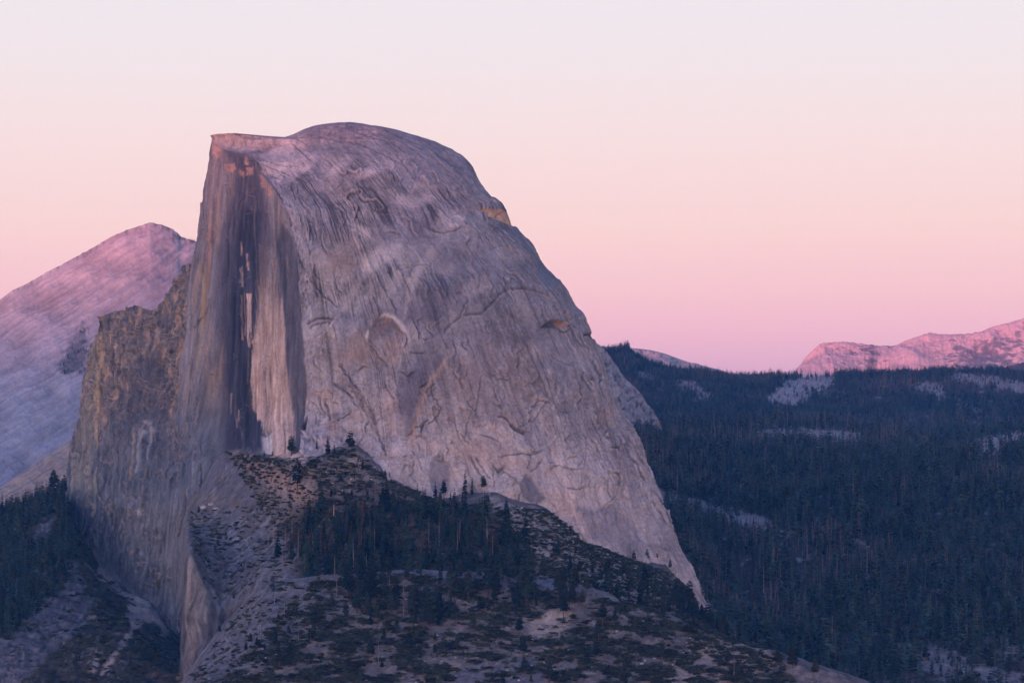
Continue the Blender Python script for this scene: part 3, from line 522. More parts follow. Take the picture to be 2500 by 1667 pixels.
FR = [(1860,985),(1920,940),(1946,904),(1964,875),(1987,852),(2002,839),(2028,835.5),(2068,834),(2094,838),(2130,842),(2155,844),(2186,844),(2206,833),(2227,826),(2267,812),(2298,816),(2359,815),(2397,809),(2420,798),(2461,788),(2500,777),(2600,768),(2760,800),(2950,900)]
def c_far(PX, PY, V, t):
    b = fb2(PX / 50, PY / 40, 4, 161); f = fb2(PX / 5, PY / 4, 3, 163, .6); vv = fb2(PX / 6, PY / 40, 3, 165)
    col = (G(.43, .325, .34) * (1 + .25 * b + .3 * f + .15 * vv)[..., None]).astype(np.float32)
    sp = sstep(-.02, .22, fb2(PX / 24 + .3 * f, PY / 9, 4, 167, .6) + .55 * np.exp(-((PX - 2400) / 95) ** 2) * sstep(.1, .3, t) + .35 * np.exp(-((PX - 2120) / 45) ** 2) * (1 - sstep(.1, .5, t)) - .42 * np.exp(-((PX - 2250) / 38) ** 2) - .40 * np.exp(-((PX - 1975) / 30) ** 2) - .22)
    mixc(col, G(.10, .085, .09), sp * .8)
    gul = pmask(PX, PY, [(2128,862),(2142,880),(2120,920),(2100,925)], 5, 6 * b); mixc(col, G(.05, .055, .05), gul * .7)
    return 30 * b + 6 * f + 5 * vv - 170 * np.exp(-((PX - 2135) / 30) ** 2) * sstep(.15, .8, t) + 30 * np.exp(-((PX - 2235) / 45) ** 2) * sstep(.05, .4, t) + 25 * np.exp(-((PX - 1985) / 40) ** 2) * sstep(.05, .4, t), col
ridge('mountain', FR, 960, 16500, 15900, 420, 110, c_far, 1.0, 'long pink lit granite mountain with cliffs beyond the forested ridge', M_FAR, 1.0, 4.5)
def c_pale(PX, PY, V, t):
    b = fb2(PX / 40, PY / 14, 4, 171); f = fb2(PX / 5, PY / 2.5, 3, 173)
    col = (G(.38, .33, .31) * (1 + .25 * b + .3 * f)[..., None]).astype(np.float32); mixc(col, G(.06, .06, .05), sstep(.12, .35, fb2(PX / 12, PY / 3.5, 4, 175)) * .8)
    return 30 * b, col
ridge('hill', [(1380,838),(1440,842),(1500,847),(1550,850),(1587,854),(1620,862),(1681,884),(1751,901),(1797,915),(1850,930),(1900,950)], 960, 13500, 12700, 240, 50, c_pale, 1.0, 'low pale bare hill on the skyline behind the forest', M_FAR, 1.0, 1.2)
def c_purp(PX, PY, V, t):
    f = fb2(PX / 5, PY / 4, 4, 181); col = (G(.085, .07, .068) * (1 + .7 * f)[..., None]).astype(np.float32); mixc(col, G(.3, .25, .24), sstep(.2, .4, fb2(PX / 14, PY / 6, 3, 183)) * .5)
    return 20 * f, col
ridge('hill', [(2390,935),(2440,905),(2460,893),(2500,884),(2600,870),(2750,900),(2850,950)], 970, 12500, 11900, 120, 40, c_purp, 1.0, 'dark wooded hill at the foot of the pink mountain', M_FAR, 1.0, 2.5)
def c_outc(PX, PY, V, t):
    b = fb2(PX / 22, PY / 26, 4, 191); f = fb2(PX / 5, PY / 6, 4, 193, .6); st = fb2((PX * .85 + PY * .5) / 40, (PX * .5 - PY * .85) / 6, 3, 195)
    col = (G(.225, .22, .235) * (1 + .3 * b + .5 * f + .5 * st)[..., None]).astype(np.float32); mixc(col, G(.05, .05, .04), sstep(.12, .34, fb2(PX / 11, PY / 14, 4, 197)) * .8)
    mixc(col, G(.36, .25, .21), sstep(.1, .5, b) * .4); return 10 * b + 5 * f, col
ridge('rocky_spur', [(1380,790),(1440,818),(1451,834),(1468,846),(1480,856),(1494,876),(1526,923),(1545,940),(1564,960),(1580,985),(1596,1003),(1608,1026),(1622,1060),(1650,1150)], 1200, 6500, 6250, 200, 150, c_outc, 1.0, 'broken grey rock spur with scrub behind the dome shoulder', rock_mat('spur_rock', .04, .2, .8, 4, (1, 1, 1), .3), 1.0, 5, back=1.2)
def c_slab(PX, PY, V, t):
    u = PX * .6 + PY; st = fb2(PX / 110, u / 5, 4, 201, .6); b = fb2(PX / 40, PY / 25, 3, 203)
    col = (G(.27, .245, .24) * (1 + .35 * st + .25 * b)[..., None]).astype(np.float32); mixc(col, G(.1, .085, .08), sstep(.1, .4, fb2(PX / 70, u / 3.4, 3, 205)) * .6)
    return 5 * st + 8 * b, col
ridge('slab_hill', [(-260,1340),(-120,1262),(0,1191),(42,1160),(85,1132),(130,1102),(174,1072),(205,1050),(260,1030),(330,1030)], 1420, 4950, 4750, 240, 150, c_slab, 1.0, 'bare sloping granite slab at the edge below the mountain', rock_mat('slab_rock', .06, .3, .6, 2.5, (1, 1, 1), .25), 1.0, 1.2, back=1.5)
#PART3
# ---------------------------------------------------------------- the ground: one sheet from the viewpoint to the horizon
gpx = np.arange(-260, 2764, 4.0)
tcol = np.concatenate([np.linspace(-1.25, (gpx[0] - W / 2) / F - .03, 12), (gpx - W / 2) / F, np.linspace((gpx[-1] - W / 2) / F + .03, 1.25, 12)])
gp = np.clip(tcol * F + W / 2, -260, 2760)                       # column position in the photograph, clamped outside it
DR = np.concatenate([[4, 12, 30, 60, 120, 300, 700, 1300, 2000, 2600, 2900, 3050, 3150, 3220], np.arange(3280, 3570, 2.2), np.arange(3570, 3960, 4.0), np.arange(3960, 4700, 8), np.arange(4700, 7000, 20), np.arange(7000, 10600, 28), [10700, 10900, 11200, 11700, 12500, 14000, 17000, 21000, 26000]]).astype(float)
cpx = np.array([c[0] for c in CONTACT], float); cpy = np.array([c[1] for c in CONTACT], float)
cdd = np.where(cpx < 735, wall_depth(cpx, cpy) - 1, dome_front(cpx, cpy) + 3)
# guide curves (photo x, photo y, distance) from near to far; every column of the sheet runs through all of them
GUIDES = [
 [(-260,1850,3120),(2760,1850,3120)],
 [(-260,1840,3300),(380,1800,3320),(451,1690,3330),(520,1690,3320),(640,1692,3300),(1000,1695,3300),(1400,1705,3300),(1720,1740,3300),(2100,1800,3320),(2760,1880,3340)],
 [(-260,1830,3420),(380,1785,3420),(451,1668,3430),(493,1622,3430),(560,1590,3425),(640,1545,3425),(800,1530,3425),(1000,1535,3420),(1400,1560,3420),(1720,1625,3420),(1850,1650,3420),(2100,1710,3430),(2760,1870,3450)],
 [(-260,1820,3540),(300,1800,3540),(380,1760,3520),(451,1656,3510),(493,1588,3510),(536,1533,3515),(583,1486,3520),(625,1443,3525),(659,1420,3530),(732,1411,3530),(774,1407,3530),(987,1391,3540),(1097,1393,3540),(1208,1398,3540),(1259,1413,3540),(1357,1415,3540),(1426,1429,3535),(1489,1449,3530),(1519,1470,3525),(1600,1492,3520),(1709,1533,3510),(1791,1567,3500),(1868,1579,3495),(1944,1603,3490),(2021,1629,3490),(2097,1652,3490),(2300,1740,3490),(2760,1860,3500)],
 [(-260,1720,3640),(300,1740,3640),(440,1720,3640),(460,1655,3600),(560,1600,3600),(640,1465,3590),(732,1440,3585),(1000,1430,3585),(1200,1440,3585),(1400,1465,3585),(1600,1540,3585),(1720,1600,3600),(1850,1690,3600),(2100,1740,3610),(2760,1830,3620)],
 [(-260,1540,3850),(0,1540,3850),(300,1575,3850),(440,1640,3800),(455,1360,3660),(470,1362,3660),(495,1422,3660),(512,1448,3660),(545,1470,3670),(583,1440,3680),(640,1395,3665),(732,1380,3650),(1000,1385,3640),(1200,1390,3640),(1400,1425,3640),(1600,1500,3650),(1720,1580,3700),(1850,1650,3750),(2100,1640,3800),(2500,1640,3850),(2760,1640,3850)],
 [(-260,1400,4100),(0,1390,4100),(150,1400,4100),(300,1490,4040),(440,1610,3900),(453,1290,3850),(520,1290,3850),(640,1290,3800),(732,1255,3750),(800,1260,3725),(1000,1295,3700),(1200,1300,3700),(1300,1325,3700),(1400,1365,3705),(1500,1400,3720),(1600,1440,3745),(1720,1530,3830),(1850,1570,3950),(2100,1560,4000),(2760,1540,4050)],
 [(-260,1390,4420),(0,1264,4420),(85,1226,4400),(150,1205,4440),(187,1276,4425),(242,1383,4350),(298,1434,4275),(366,1472,4180),(440,1560,4080)] + [(a, b, c) for a, b, c in zip(cpx, cpy, cdd)] + [(1760,1500,4230),(1850,1462,4300),(2100,1420,4350),(2760,1400,4400)],
 [(-260,1480,4760),(0,1450,4760),(153,1470,4760),(300,1560,4700),(453,1480,4620),(600,1330,4600),(1400,1300,4600),(1560,1300,4720),(1734,1300,4800),(1850,1272,4850),(2100,1240,4950),(2760,1220,5000)],
 [(-260,1500,5800),(450,1450,5800),(1000,1250,5800),(1400,1070,5800),(1500,1050,5800),(1560,1058,5800),(1600,1075,5820),(1700,1110,5900),(1850,1130,6000),(2100,1122,6000),(2760,1110,6000)],
 [(-260,1300,7400),(450,1300,7400),(1400,1065,7400),(1600,1062,7400),(1850,1054,7450),(2050,1054,7450),(2200,1075,7300),(2345,1092,7200),(2405,1068,7200),(2500,1050,7200),(2760,1020,7200)],
 [(-260,1300,7900),(1400,1075,7900),(1850,1072,7900),(2200,1080,7900),(2760,1070,7900)],
 [(-260,1250,9300),(450,1200,9300),(1400,925,9300),(1500,935,9300),(1600,960,9300),(1850,986,9300),(2100,982,9300),(2300,965,9300),(2500,975,9300),(2760,980,9300)],
 [(-260,1200,10200),(450,1180,10200),(1380,860,10200),(1468,858,10200),(1517,858,10200),(1531,852,10200),(1545,868,10200),(1587,894,10200),(1681,911,10200),(1797,924,10200),(1868,921,10200),(2053,918,10200),(2180,915,10200),(2257,908,10200),(2334,908,10200),(2436,913,10200),(2500,919,10200),(2760,925,10200)],
 [(-260,1180,11600),(450,1150,11600),(1400,965,11600),(2760,965,11600)],
 [(-260,1150,14000),(2760,1100,14000)], [(-260,1130,26500),(2760,1130,26500)]]
near = [(0, -1.7), (8, -2.0), (40, -5), (70, -60), (300, -520), (1000, -640), (2200, -560)]
gz, gd = [], []
for g in GUIDES:
    g = sorted(g); a = np.array(g, float); py = np.interp(gp, a[:, 0], a[:, 1]); d = np.interp(gp, a[:, 0], a[:, 2])
    d = smooth1(d, 2); gd.append(d); gz.append((HY - py) / F * d)
gd, gz = np.array(gd), np.array(gz)
Z = np.empty((len(DR), len(tcol)))
for j in range(len(tcol)):
    Z[:, j] = pchip(np.concatenate([[n_[0] for n_ in near], gd[:, j]]), np.concatenate([[n_[1] for n_ in near], gz[:, j]]), DR)
GX = DR[:, None] * tcol[None]; GY = DR[:, None] + 0 * GX
far = sstep(4300, 5600, GY) * (1 - .55 * sstep(9000, 10200, GY)); valley = np.maximum(sstep(4200, 4700, GY), sstep(1760, 1900, gp)[None] * sstep(3560, 3700, GY))
Z += far * 46 * fb2(GX / 520, GY / 520, 4, 211) + sstep(3600, 3900, GY) * valley * (1 - far) * 9 * fb2(GX / 160, GY / 160, 3, 213)
fgm = sstep(3200, 3330, GY) * (1 - sstep(4300, 4600, GY))
bumps = fb2(GX / 34, GY / 34, 4, 215)
Z += fgm * (3.0 * bumps + 1.8 * (fb2(GX / 13, GY / 13, 4, 217, .55)) + 1.5 * np.floor(4 * fb2(GX / 50 + 2, GY / 24, 3, 219)) / 4)
leftz = ((gp[None] < 440) & (GY > 3600) & (GY < 4400)).astype(float); Z += leftz * (11 * fb2(GX / 60, GY / 60, 4, 243, .6) + 5 * (fb2(GX / 26, GY / 26, 3, 245, ridged=True) - .5))
PXg = gp[None] + 0 * GX; PYg = HY - F * Z / GY
se_d, se_p, se_r = sheet_edges(3.0 * fb2(GX / 60, GY / 22, 3, 335, .55), PXg, PYg, 2.2); se_g = sstep(-.1, .2, fb2(GX / 45, GY / 30, 3, 337)) * fgm
Z += se_g * 1.6 * np.clip(se_r, -.6, 1); PYg = HY - F * Z / GY
def zat(px, d):
    """ground height under a spot given by photo column and distance"""
    i = np.clip(np.searchsorted(DR, d) - 1, 0, len(DR) - 2); jf = np.clip((px - gpx[0]) / 4.0, 0, len(gpx) - 1.001); j = jf.astype(int) + 12; fj = jf - jf.astype(int)
    fi = (d - DR[i]) / (DR[i + 1] - DR[i])
    return (Z[i, j] * (1 - fj) + Z[i, j + 1] * fj) * (1 - fi) + (Z[i + 1, j] * (1 - fj) + Z[i + 1, j + 1] * fj) * fi
RUN = np.minimum.accumulate(np.where(GY > 3000, PYg, 9999), 0)  # highest ground line so far in every column
def seen(px, d, py_top):
    i = np.clip(np.searchsorted(DR, d) - 1, 0, len(DR) - 2); j = np.clip((px - gpx[0]) / 4.0, 0, len(gpx) - 1).astype(int) + 12
    return py_top < RUN[i, j] + 1.0
def spot(px, py, dmin=3280, dmax=4700):
    """first ground that the photograph shows at (px, py)"""
    ds = np.arange(dmin, dmax, 3.0); zz = zat(np.full(ds.shape, float(px)), ds); pr = HY - F * zz / ds
    k = np.nonzero(pr <= py)[0]; d = ds[k[0]] if len(k) else ds[np.argmin(pr)]
    return np.array([(px - W / 2) / F * d, d, float(zat(np.array([float(px)]), np.array([d]))[0])])
# what covers it
x, y = PXg, PYg; b2 = fb2(GX / 60, GY / 60, 4, 221); f = fb2(GX / 7, GY / 7, 4, 223, .6); f2 = fb2(GX / 22, GY / 14, 4, 225, .6); st = fb2((x + .9 * y) / 5, (x - y) / 60, 3, 227)
gc = (G(.125, .116, .112) * (1 + .35 * f + .35 * f2 + .25 * b2)[..., None]).astype(np.float32)
mixc(gc, G(.215, .185, .16) * (1 + .3 * f[..., None]), sstep(.05, .3, fb2((GX + GY) / 60, (GX - GY) / 16, 4, 229)) * .75)
mixc(gc, G(.09, .072, .055), sstep(.08, .36, fb2(GX / 18, GY / 14, 4, 231)) * .6)
def gm(poly, soft=8, w=16): return pmask(x, y, poly, soft, w * b2 + .4 * w * f2) * (GY > 3200)
slabc = G(.108, .112, .126) * (1 + .45 * f + .6 * st + .35 * b2)[..., None]
nearf = (GY < 3575)
mixc(gc, slabc * np.clip(1 + .7 * f2, .3, 2)[..., None], gm([(430,1680),(536,1520),(625,1430),(735,1405),(800,1435),(838,1480),(770,1520),(650,1600),(560,1680)]) * nearf * .9)
mixc(gc, slabc, gm([(1090,1645),(1180,1612),(1300,1600),(1340,1640),(1320,1680),(1060,1680)]) * nearf * .85)
mixc(gc, slabc * 1.5, gm([(960,1396),(1010,1386),(1210,1392),(1260,1408),(1360,1410),(1430,1424),(1520,1468),(1430,1450),(1340,1440),(1240,1440),(1120,1420),(1000,1412)], 5, 8) * nearf * .8)
mixc(gc, G(.34, .29, .24) * (1 + .3 * f[..., None]), gm([(1280,1525),(1370,1475),(1400,1480),(1390,1530),(1340,1560),(1300,1560)], 6, 8) * nearf * .7)
mixc(gc, G(.35, .29, .24) * (1 + .3 * f[..., None]), gm([(1640,1600),(1700,1560),(1770,1560),(1850,1580),(1900,1610),(1820,1660),(1700,1680),(1640,1640)], 8, 20) * nearf * .6)
behind = (GY > 3575) & (GY < 4400) & (x > 448)
mixc(gc, slabc * np.clip(1.1 + .8 * f2 + .5 * f, .3, 2)[..., None], gm([(440,1250),(560,1240),(640,1235),(740,1320),(775,1400),(640,1460),(530,1490),(440,1370)], 8, 12) * behind * .85)
mixc(gc, G(.115, .115, .135) * (1 + .5 * st[..., None]), gm([(481,1166),(505,1153),(530,1111),(556,1108),(582,1137),(607,1183),(631,1222),(624,1243),(575,1218),(533,1204),(484,1204)], 4, 4) * behind * .85)
steep = sstep(.7, 1.6, np.abs(np.gradient(Z, axis=0) / np.gradient(GY, axis=0))) * fgm * (GY > 3570) * (x < 640)
mixc(gc, slabc * np.clip(.8 + .8 * f + .7 * f2, .25, 2)[..., None], steep * .92)
scar = gm([(460,1362),(470,1359),(486,1376),(495,1421),(510,1447),(514,1502),(496,1570),(474,1610),(466,1560),(464,1460)], 3, 9) * (GY > 3560) * (GY < 3720); mixc(gc, G(.25, .225, .20) * (1 + .8 * fb2(x / 5, y / 60, 3, 233))[..., None], scar * .85)
mixc(gc, G(.27, .195, .16) * (1 + .3 * f[..., None]), gm([(556,1100),(600,1108),(660,1130),(720,1170),(790,1210),(790,1240),(700,1215),(620,1160)], 6, 10) * behind * .85)
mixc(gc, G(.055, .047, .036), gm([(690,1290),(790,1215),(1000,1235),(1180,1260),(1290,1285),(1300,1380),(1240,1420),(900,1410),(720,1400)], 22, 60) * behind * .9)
tal = gm([(1180,1215),(1340,1245),(1470,1335),(1570,1385),(1650,1440),(1560,1480),(1420,1425),(1320,1380),(1260,1310)], 8, 16) * behind; mixc(gc, G(.34, .315, .295) * (1 + .5 * f[..., None]), tal * .75)
mixc(gc, G(.045, .045, .03), sstep(.0, .3, fb2(GX / 12, GY / 12, 4, 235)) * tal * .6)
mixc(gc, G(.085, .07, .055), sstep(-.1, .3, fb2(GX / 26, GY / 26, 4, 237)) * behind * .5)
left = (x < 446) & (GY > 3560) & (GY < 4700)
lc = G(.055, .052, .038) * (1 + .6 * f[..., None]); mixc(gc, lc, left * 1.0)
for poly in ([(136,1463),(183,1395),(204,1425),(204,1459),(234,1463),(213,1510),(149,1570),(85,1638),(0,1690),(-60,1690),(-60,1590),(0,1570),(64,1531),(72,1493)],[(76,1298),(132,1259),(142,1281),(115,1315),(81,1340)]):
    mixc(gc, slabc * np.clip(.9 + .8 * f2 + .5 * f, .3, 2)[..., None], gm(poly, 6, 40) * left * .9)
for poly in ([(310,1472),(366,1472),(412,1540),(383,1527),(349,1519),(323,1557),(281,1604),(251,1651),(238,1655),(272,1595),(315,1532)],[(242,1378),(300,1432),(366,1470),(420,1545),(400,1548),(350,1490),(290,1450),(236,1400)],[(140,1250),(185,1275),(200,1320),(180,1300),(150,1268)],[(212,1640),(240,1590),(235,1640),(215,1680)]):
    mixc(gc, G(.33, .295, .27) * (1 + .4 * f[..., None]), gm(poly, 4, 16) * left * .85)
vm = (np.maximum(sstep(4450, 4700, GY), sstep(1730, 1800, x) * sstep(3560, 3640, GY)))
mixc(gc, G(.060, .052, .045) * (1 + .5 * f2 + .3 * b2)[..., None], vm)
ROCKS = [([(1863,979),(1905,937),(1985,908),(2040,920),(2030,945),(1999,956),(1961,985),(1900,990)],.95),([(2232,940),(2260,930),(2310,940),(2315,975),(2290,985),(2250,965)],.8),([(2289,908),(2340,908),(2420,915),(2520,935),(2520,965),(2440,950),(2360,935)],.8),
         ([(1835,1050),(1960,1044),(2110,1048),(2110,1082),(1960,1085),(1840,1084)],.85),([(2335,1100),(2405,1064),(2520,1040),(2520,1090),(2420,1115),(2350,1125)],.9),([(1595,1186),(1657,1207),(1734,1230),(1830,1253),(1944,1299),(1920,1312),(1830,1290),(1745,1268),(1650,1235),(1595,1215)],.85),
         ([(2166,1571),(2270,1568),(2370,1610),(2520,1650),(2520,1690),(2380,1665),(2210,1630)],.7),([(2360,1540),(2430,1545),(2520,1590),(2520,1620),(2400,1580)],.6),([(1985,1268),(2060,1290),(2080,1300),(1990,1290)],.6),([(2075,1312),(2110,1318),(2145,1338),(2110,1340)],.7),([(1800,1460),(1835,1465),(1835,1482),(1800,1480)],.5),
         ([(1655,925),(1690,930),(1740,965),(1730,980),(1670,970)],.75),([(1560,905),(1600,905),(1590,930),(1555,925)],.6),([(2050,1095),(2150,1090),(2200,1120),(2060,1110)],.4),([(2180,1360),(2330,1350),(2400,1380),(2300,1380)],.35),([(2330,990),(2400,995),(2400,1005),(2340,1003)],.6),([(1990,950),(2060,955),(2040,975),(1995,972)],.5)]
clr = sstep(.18, .4, fb2(x / 40, GY / 90, 3, 75)) * sstep(-.05, .25, fb2(GX / 16, GY / 22, 4, 247))
rk = clr * .75 * (GY > 3700) * (GY < 9800)
for poly, k in ROCKS: rk = np.maximum(rk, pmask(x, y, poly, 4, 14 * f2 + 16 * b2) * k * (GY > 3600))
mixc(gc, G(.285, .265, .26) * (1 + .5 * f + .5 * f2 + .35 * st)[..., None], rk * vm)
mixc(gc, G(.035, .033, .036), se_d * se_g * .7); mixc(gc, G(.30, .275, .26), se_p * se_g * .45)
GV = np.stack([GX, GY, Z], -1)
GV[..., 1] -= steep * (14 * fb3(GV / np.array([16, 60, 26]), 4, 339, .55) + 5 * (fb2(GX / 6, Z / 40, 3, 341, ridged=True) - .5)); GV[..., 0] += steep * 18 * fb3(GV / np.array([60, 60, 30]), 3, 343)
M_GROUND = rock_mat('ground_granite', .09, .4, .8, 1.6, (1, 1, 1), .3)
link('ground', grid_mesh('ground', GV, gc), M_GROUND, kind='structure', label='granite slopes, forest floor and valleys reaching to the horizon', cat='ground')
# the plateau around and behind the viewpoint, with a high western ridge added to block the low sun
az = np.radians(np.linspace(50, 310, 66)); rr = np.array([3, 10, 40, 120, 400, 1200, 3000, 6000, 9000, 13000, 16500, 19000, 20500, 22000, 24500])
AZ, RR = np.meshgrid(az, rr); wst_ = np.clip(np.cos(AZ - math.radians(190)), 0, 1) ** .5
ZZ = np.interp(RR, [0, 40, 400, 1200, 3000, 9000, 16500, 20500, 24500], [-2.2, -8, -60, -120, -150, -200, 200, 1000, 600]) * np.where(RR > 12000, .25 + .75 * wst_, 1) + sstep(200, 3000, RR) * 60 * fb2(RR * np.sin(AZ) / 2500, RR * np.cos(AZ) / 2500, 3, 241)
rc = np.broadcast_to(G(.07, .065, .05), AZ.shape + (3,))
link('terrain', grid_mesh('terrain', np.stack([RR * np.sin(AZ), RR * np.cos(AZ), ZZ], -1), rc), M_GROUND, kind='structure', label='wooded plateau around the viewpoint rising to an added ridge that blocks the low sun', cat='terrain')
#PART4
# ---------------------------------------------------------------- trees, shrubs and boulders: shapes
M_BARK = leaf_mat('bark', (.10, .062, .045), .3); M_GREY = leaf_mat('weathered_wood', (.20, .165, .15), .3); M_PALE = leaf_mat('pale_wood', (.50, .33, .22), .1)
M_FIR = leaf_mat('fir_needles', (.020, .035, .021), .8); M_PINE = leaf_mat('pine_needles', (.032, .042, .024), .6); M_DEAD = leaf_mat('dead_needles', (.085, .050, .036), .35)
M_SHRUB = leaf_mat('shrub_leaves', (.042, .046, .022), .7); M_OLIVE = leaf_mat('oak_leaves', (.050, .046, .016), .4)
def tube_part(pts, rad, n=5):
    V, Fc = [], []
    for i, (p, r) in enumerate(zip(pts, rad)):
        for k in range(n):
            a = 2 * math.pi * k / n; V.append((p[0] + r * math.cos(a), p[1] + r * math.sin(a), p[2]))
    for i in range(len(pts) - 1):
        for k in range(n):
            a, b = i * n + k, i * n + (k + 1) % n; Fc.append((a, b, b + n)); Fc.append((a, b + n, a + n))
    return V, Fc
def trunk_mesh(rng, r=.011, top=.97, spikes=0, lo=.3):
    bx, by = rng.uniform(-.012, .012, 2)
    V, Fc = tube_part([(0, 0, -.03), (bx * .5, by * .5, .35), (bx, by, top)], [r * 1.25, r * .85, r * .12])
    for _ in range(spikes):
        z = rng.uniform(lo, .95); a = rng.uniform(0, 6.28); L = rng.uniform(.02, .075) * (1.25 - z); n = len(V)
        V += [(0, 0, z + .006), (0, 0, z - .006), (math.cos(a) * L, math.sin(a) * L, z + rng.uniform(-.02, .012)), (math.sin(a) * .004, -math.cos(a) * .004, z)]
        Fc += [(n, n + 1, n + 2), (n + 3, n, n + 2)]
    return V, Fc
def crown_mesh(rng, r=.13, tiers=15, br=6, bare=.12, shape=.9, cards=2, gap=.08, droop=.35, width=.34):
    V, Fc = [], []
    for i in range(tiers):
        f = (i + rng.uniform(-.3, .3)) / tiers; f = min(max(f, 0), .985); z0 = bare + (1 - bare) * f
        R0 = r * (1 - f) ** shape * (1 if f > .12 else .72 + 2.3 * f) + .012
        for b in range(br):
            if rng.random() < gap: continue
            a = 2 * math.pi * (b + rng.uniform(-.4, .4)) / br + i * 1.3; R = R0 * rng.uniform(.55, 1.2); c, s = math.cos(a), math.sin(a)
            for q in range(cards):
                z = z0 + rng.uniform(-.014, .014); w = R * width * rng.uniform(.7, 1.3); dr = R * droop * rng.uniform(.4, 1.5); st = R * rng.uniform(0, .35) * q; n = len(V); tl = rng.uniform(-.7, .7)
                p0 = (c * st, s * st, z + .03 * (R / r)); tip = (c * R, s * R, z - dr); m = .58
                pl = (c * R * m - s * w, s * R * m + c * w, z - dr * .35 + tl * w); pr = (c * R * m + s * w, s * R * m - c * w, z - dr * .35 - tl * w)
                V += [p0, pl, tip, pr]; Fc += [(n, n + 1, n + 2), (n, n + 2, n + 3)]
    n = len(V); V += [(-.008, 0, .93), (.008, 0, .93), (0, 0, 1.0), (0, .008, .93)]; Fc += [(n, n + 1, n + 2), (n + 1, n + 3, n + 2)]
    return V, Fc
def mk(name, vf, mat):
    me = raw_mesh(name, np.array(vf[0]), np.array(vf[1])); me.materials.append(mat); return me
def lump(rng, N=90, flat=.55):
    """low spreading shrub: a few overlapping mounds of small leaf faces over a dark core"""
    V, Fc = [], []; cs = [(rng.uniform(-.55, .55), rng.uniform(-.4, .4), rng.uniform(.45, .75)) for _ in range(4)]
    for cx, cy_, R in cs:
        n = len(V); V.append((cx, cy_, flat * R * .85))
        for k in range(8):
            a = k * math.pi / 4; V.append((cx + R * .8 * math.cos(a), cy_ + R * .8 * math.sin(a), -.12))
        Fc += [(n, n + 1 + k, n + 1 + (k + 1) % 8) for k in range(8)]
    for _ in range(N):
        cx, cy_, R = cs[rng.integers(4)]; a = rng.uniform(0, 6.28); h = rng.uniform(0, 1); rr_ = math.sqrt(1 - h * h * .9) * R * rng.uniform(.85, 1.1)
        p = np.array([cx + rr_ * math.cos(a), cy_ + rr_ * math.sin(a), flat * R * h * rng.uniform(.8, 1.25)]); n = len(V); L = rng.uniform(.08, .2)
        u, v = rng.normal(0, 1, 3) * L, rng.normal(0, 1, 3) * L * .7; u[2] *= .5; v[2] *= .5
        V += [tuple(p - u), tuple(p + v), tuple(p + u)]; Fc.append((n, n + 1, n + 2))
    return V, Fc
def boulder_mesh(rng):
    import bmesh
    bm = bmesh.new(); bmesh.ops.create_icosphere(bm, subdivisions=2, radius=1.0)
    sx, sy, sz = rng.uniform(.8, 1.25), rng.uniform(.8, 1.2), rng.uniform(.55, .85); pl = [(rng.normal(0, 1, 3), rng.uniform(.6, .85)) for _ in range(7)]
    for v in bm.verts:
        c = np.array(v.co)
        for nv, dd in pl:
            nv = nv / np.linalg.norm(nv); e = c @ nv
            if e > dd: c = c - nv * (e - dd) * .9
        v.co = (c[0] * sx, c[1] * sy, c[2] * sz)
    me = bpy.data.meshes.new('boulder'); bm.to_mesh(me); bm.free(); return me
R_ = np.random.default_rng(21)
FIRS = [(mk('trunk', trunk_mesh(R_), M_BARK), mk('crown', crown_mesh(R_, r=R_.uniform(.135, .175), bare=R_.uniform(.04, .14), tiers=17, br=7), M_FIR)) for _ in range(5)]
PINES = [(mk('trunk', trunk_mesh(R_, .013, spikes=6, lo=.15), M_BARK), mk('crown', crown_mesh(R_, r=R_.uniform(.16, .21), tiers=14, br=7, bare=R_.uniform(.26, .42), shape=.55, gap=.25, droop=.15, width=.42), M_PINE)) for _ in range(5)]
BROAD = [(mk('trunk', trunk_mesh(R_, .02, .8), M_BARK), mk('crown', crown_mesh(R_, r=R_.uniform(.26, .34), tiers=12, br=8, bare=.08, shape=.5, gap=.1, droop=.1, width=.45), M_OLIVE)) for _ in range(3)]
DEADS = [(mk('trunk', trunk_mesh(R_, .011, spikes=10), M_BARK), mk('crown', crown_mesh(R_, r=R_.uniform(.09, .12), tiers=12, br=5, bare=.2, gap=.3, width=.22), M_DEAD)) for _ in range(3)]
SNAGS = [(mk('trunk', trunk_mesh(R_, .012, .98, spikes=16, lo=.2), M_GREY), None) for _ in range(3)]
PALES = [(mk('trunk', trunk_mesh(R_, .03, .98, spikes=0), M_PALE), None)]
KINDS = {'fir': (FIRS, 'fir_tree'), 'pine': (PINES, 'pine_tree'), 'broad': (BROAD, 'oak_tree'), 'dead': (DEADS, 'dead_fir_tree'), 'snag': (SNAGS, 'dead_tree_trunk'), 'pale': (PALES, 'dead_tree_trunk')}
def tree(kind, p, h, label, group=None, cat='tree'):
    variants, name = KINDS[kind]; t, cme = variants[random.randrange(len(variants))]
    rz = random.uniform(0, 6.28); e = bpy.data.objects.new(name, t if cme is None else None); C.objects.link(e)
    e.location = p; e.rotation_euler = (random.uniform(-.02, .02), random.uniform(-.02, .02), rz); w = h * random.uniform(.9, 1.15); e.scale = (w, w, h)
    e['label'] = label; e['category'] = cat
    if group: e['group'] = group
    if cme is not None:
        for nm, me_ in (('trunk', t), ('crown', cme)):
            o = bpy.data.objects.new(nm, me_); C.objects.link(o); o.parent = e
    return e
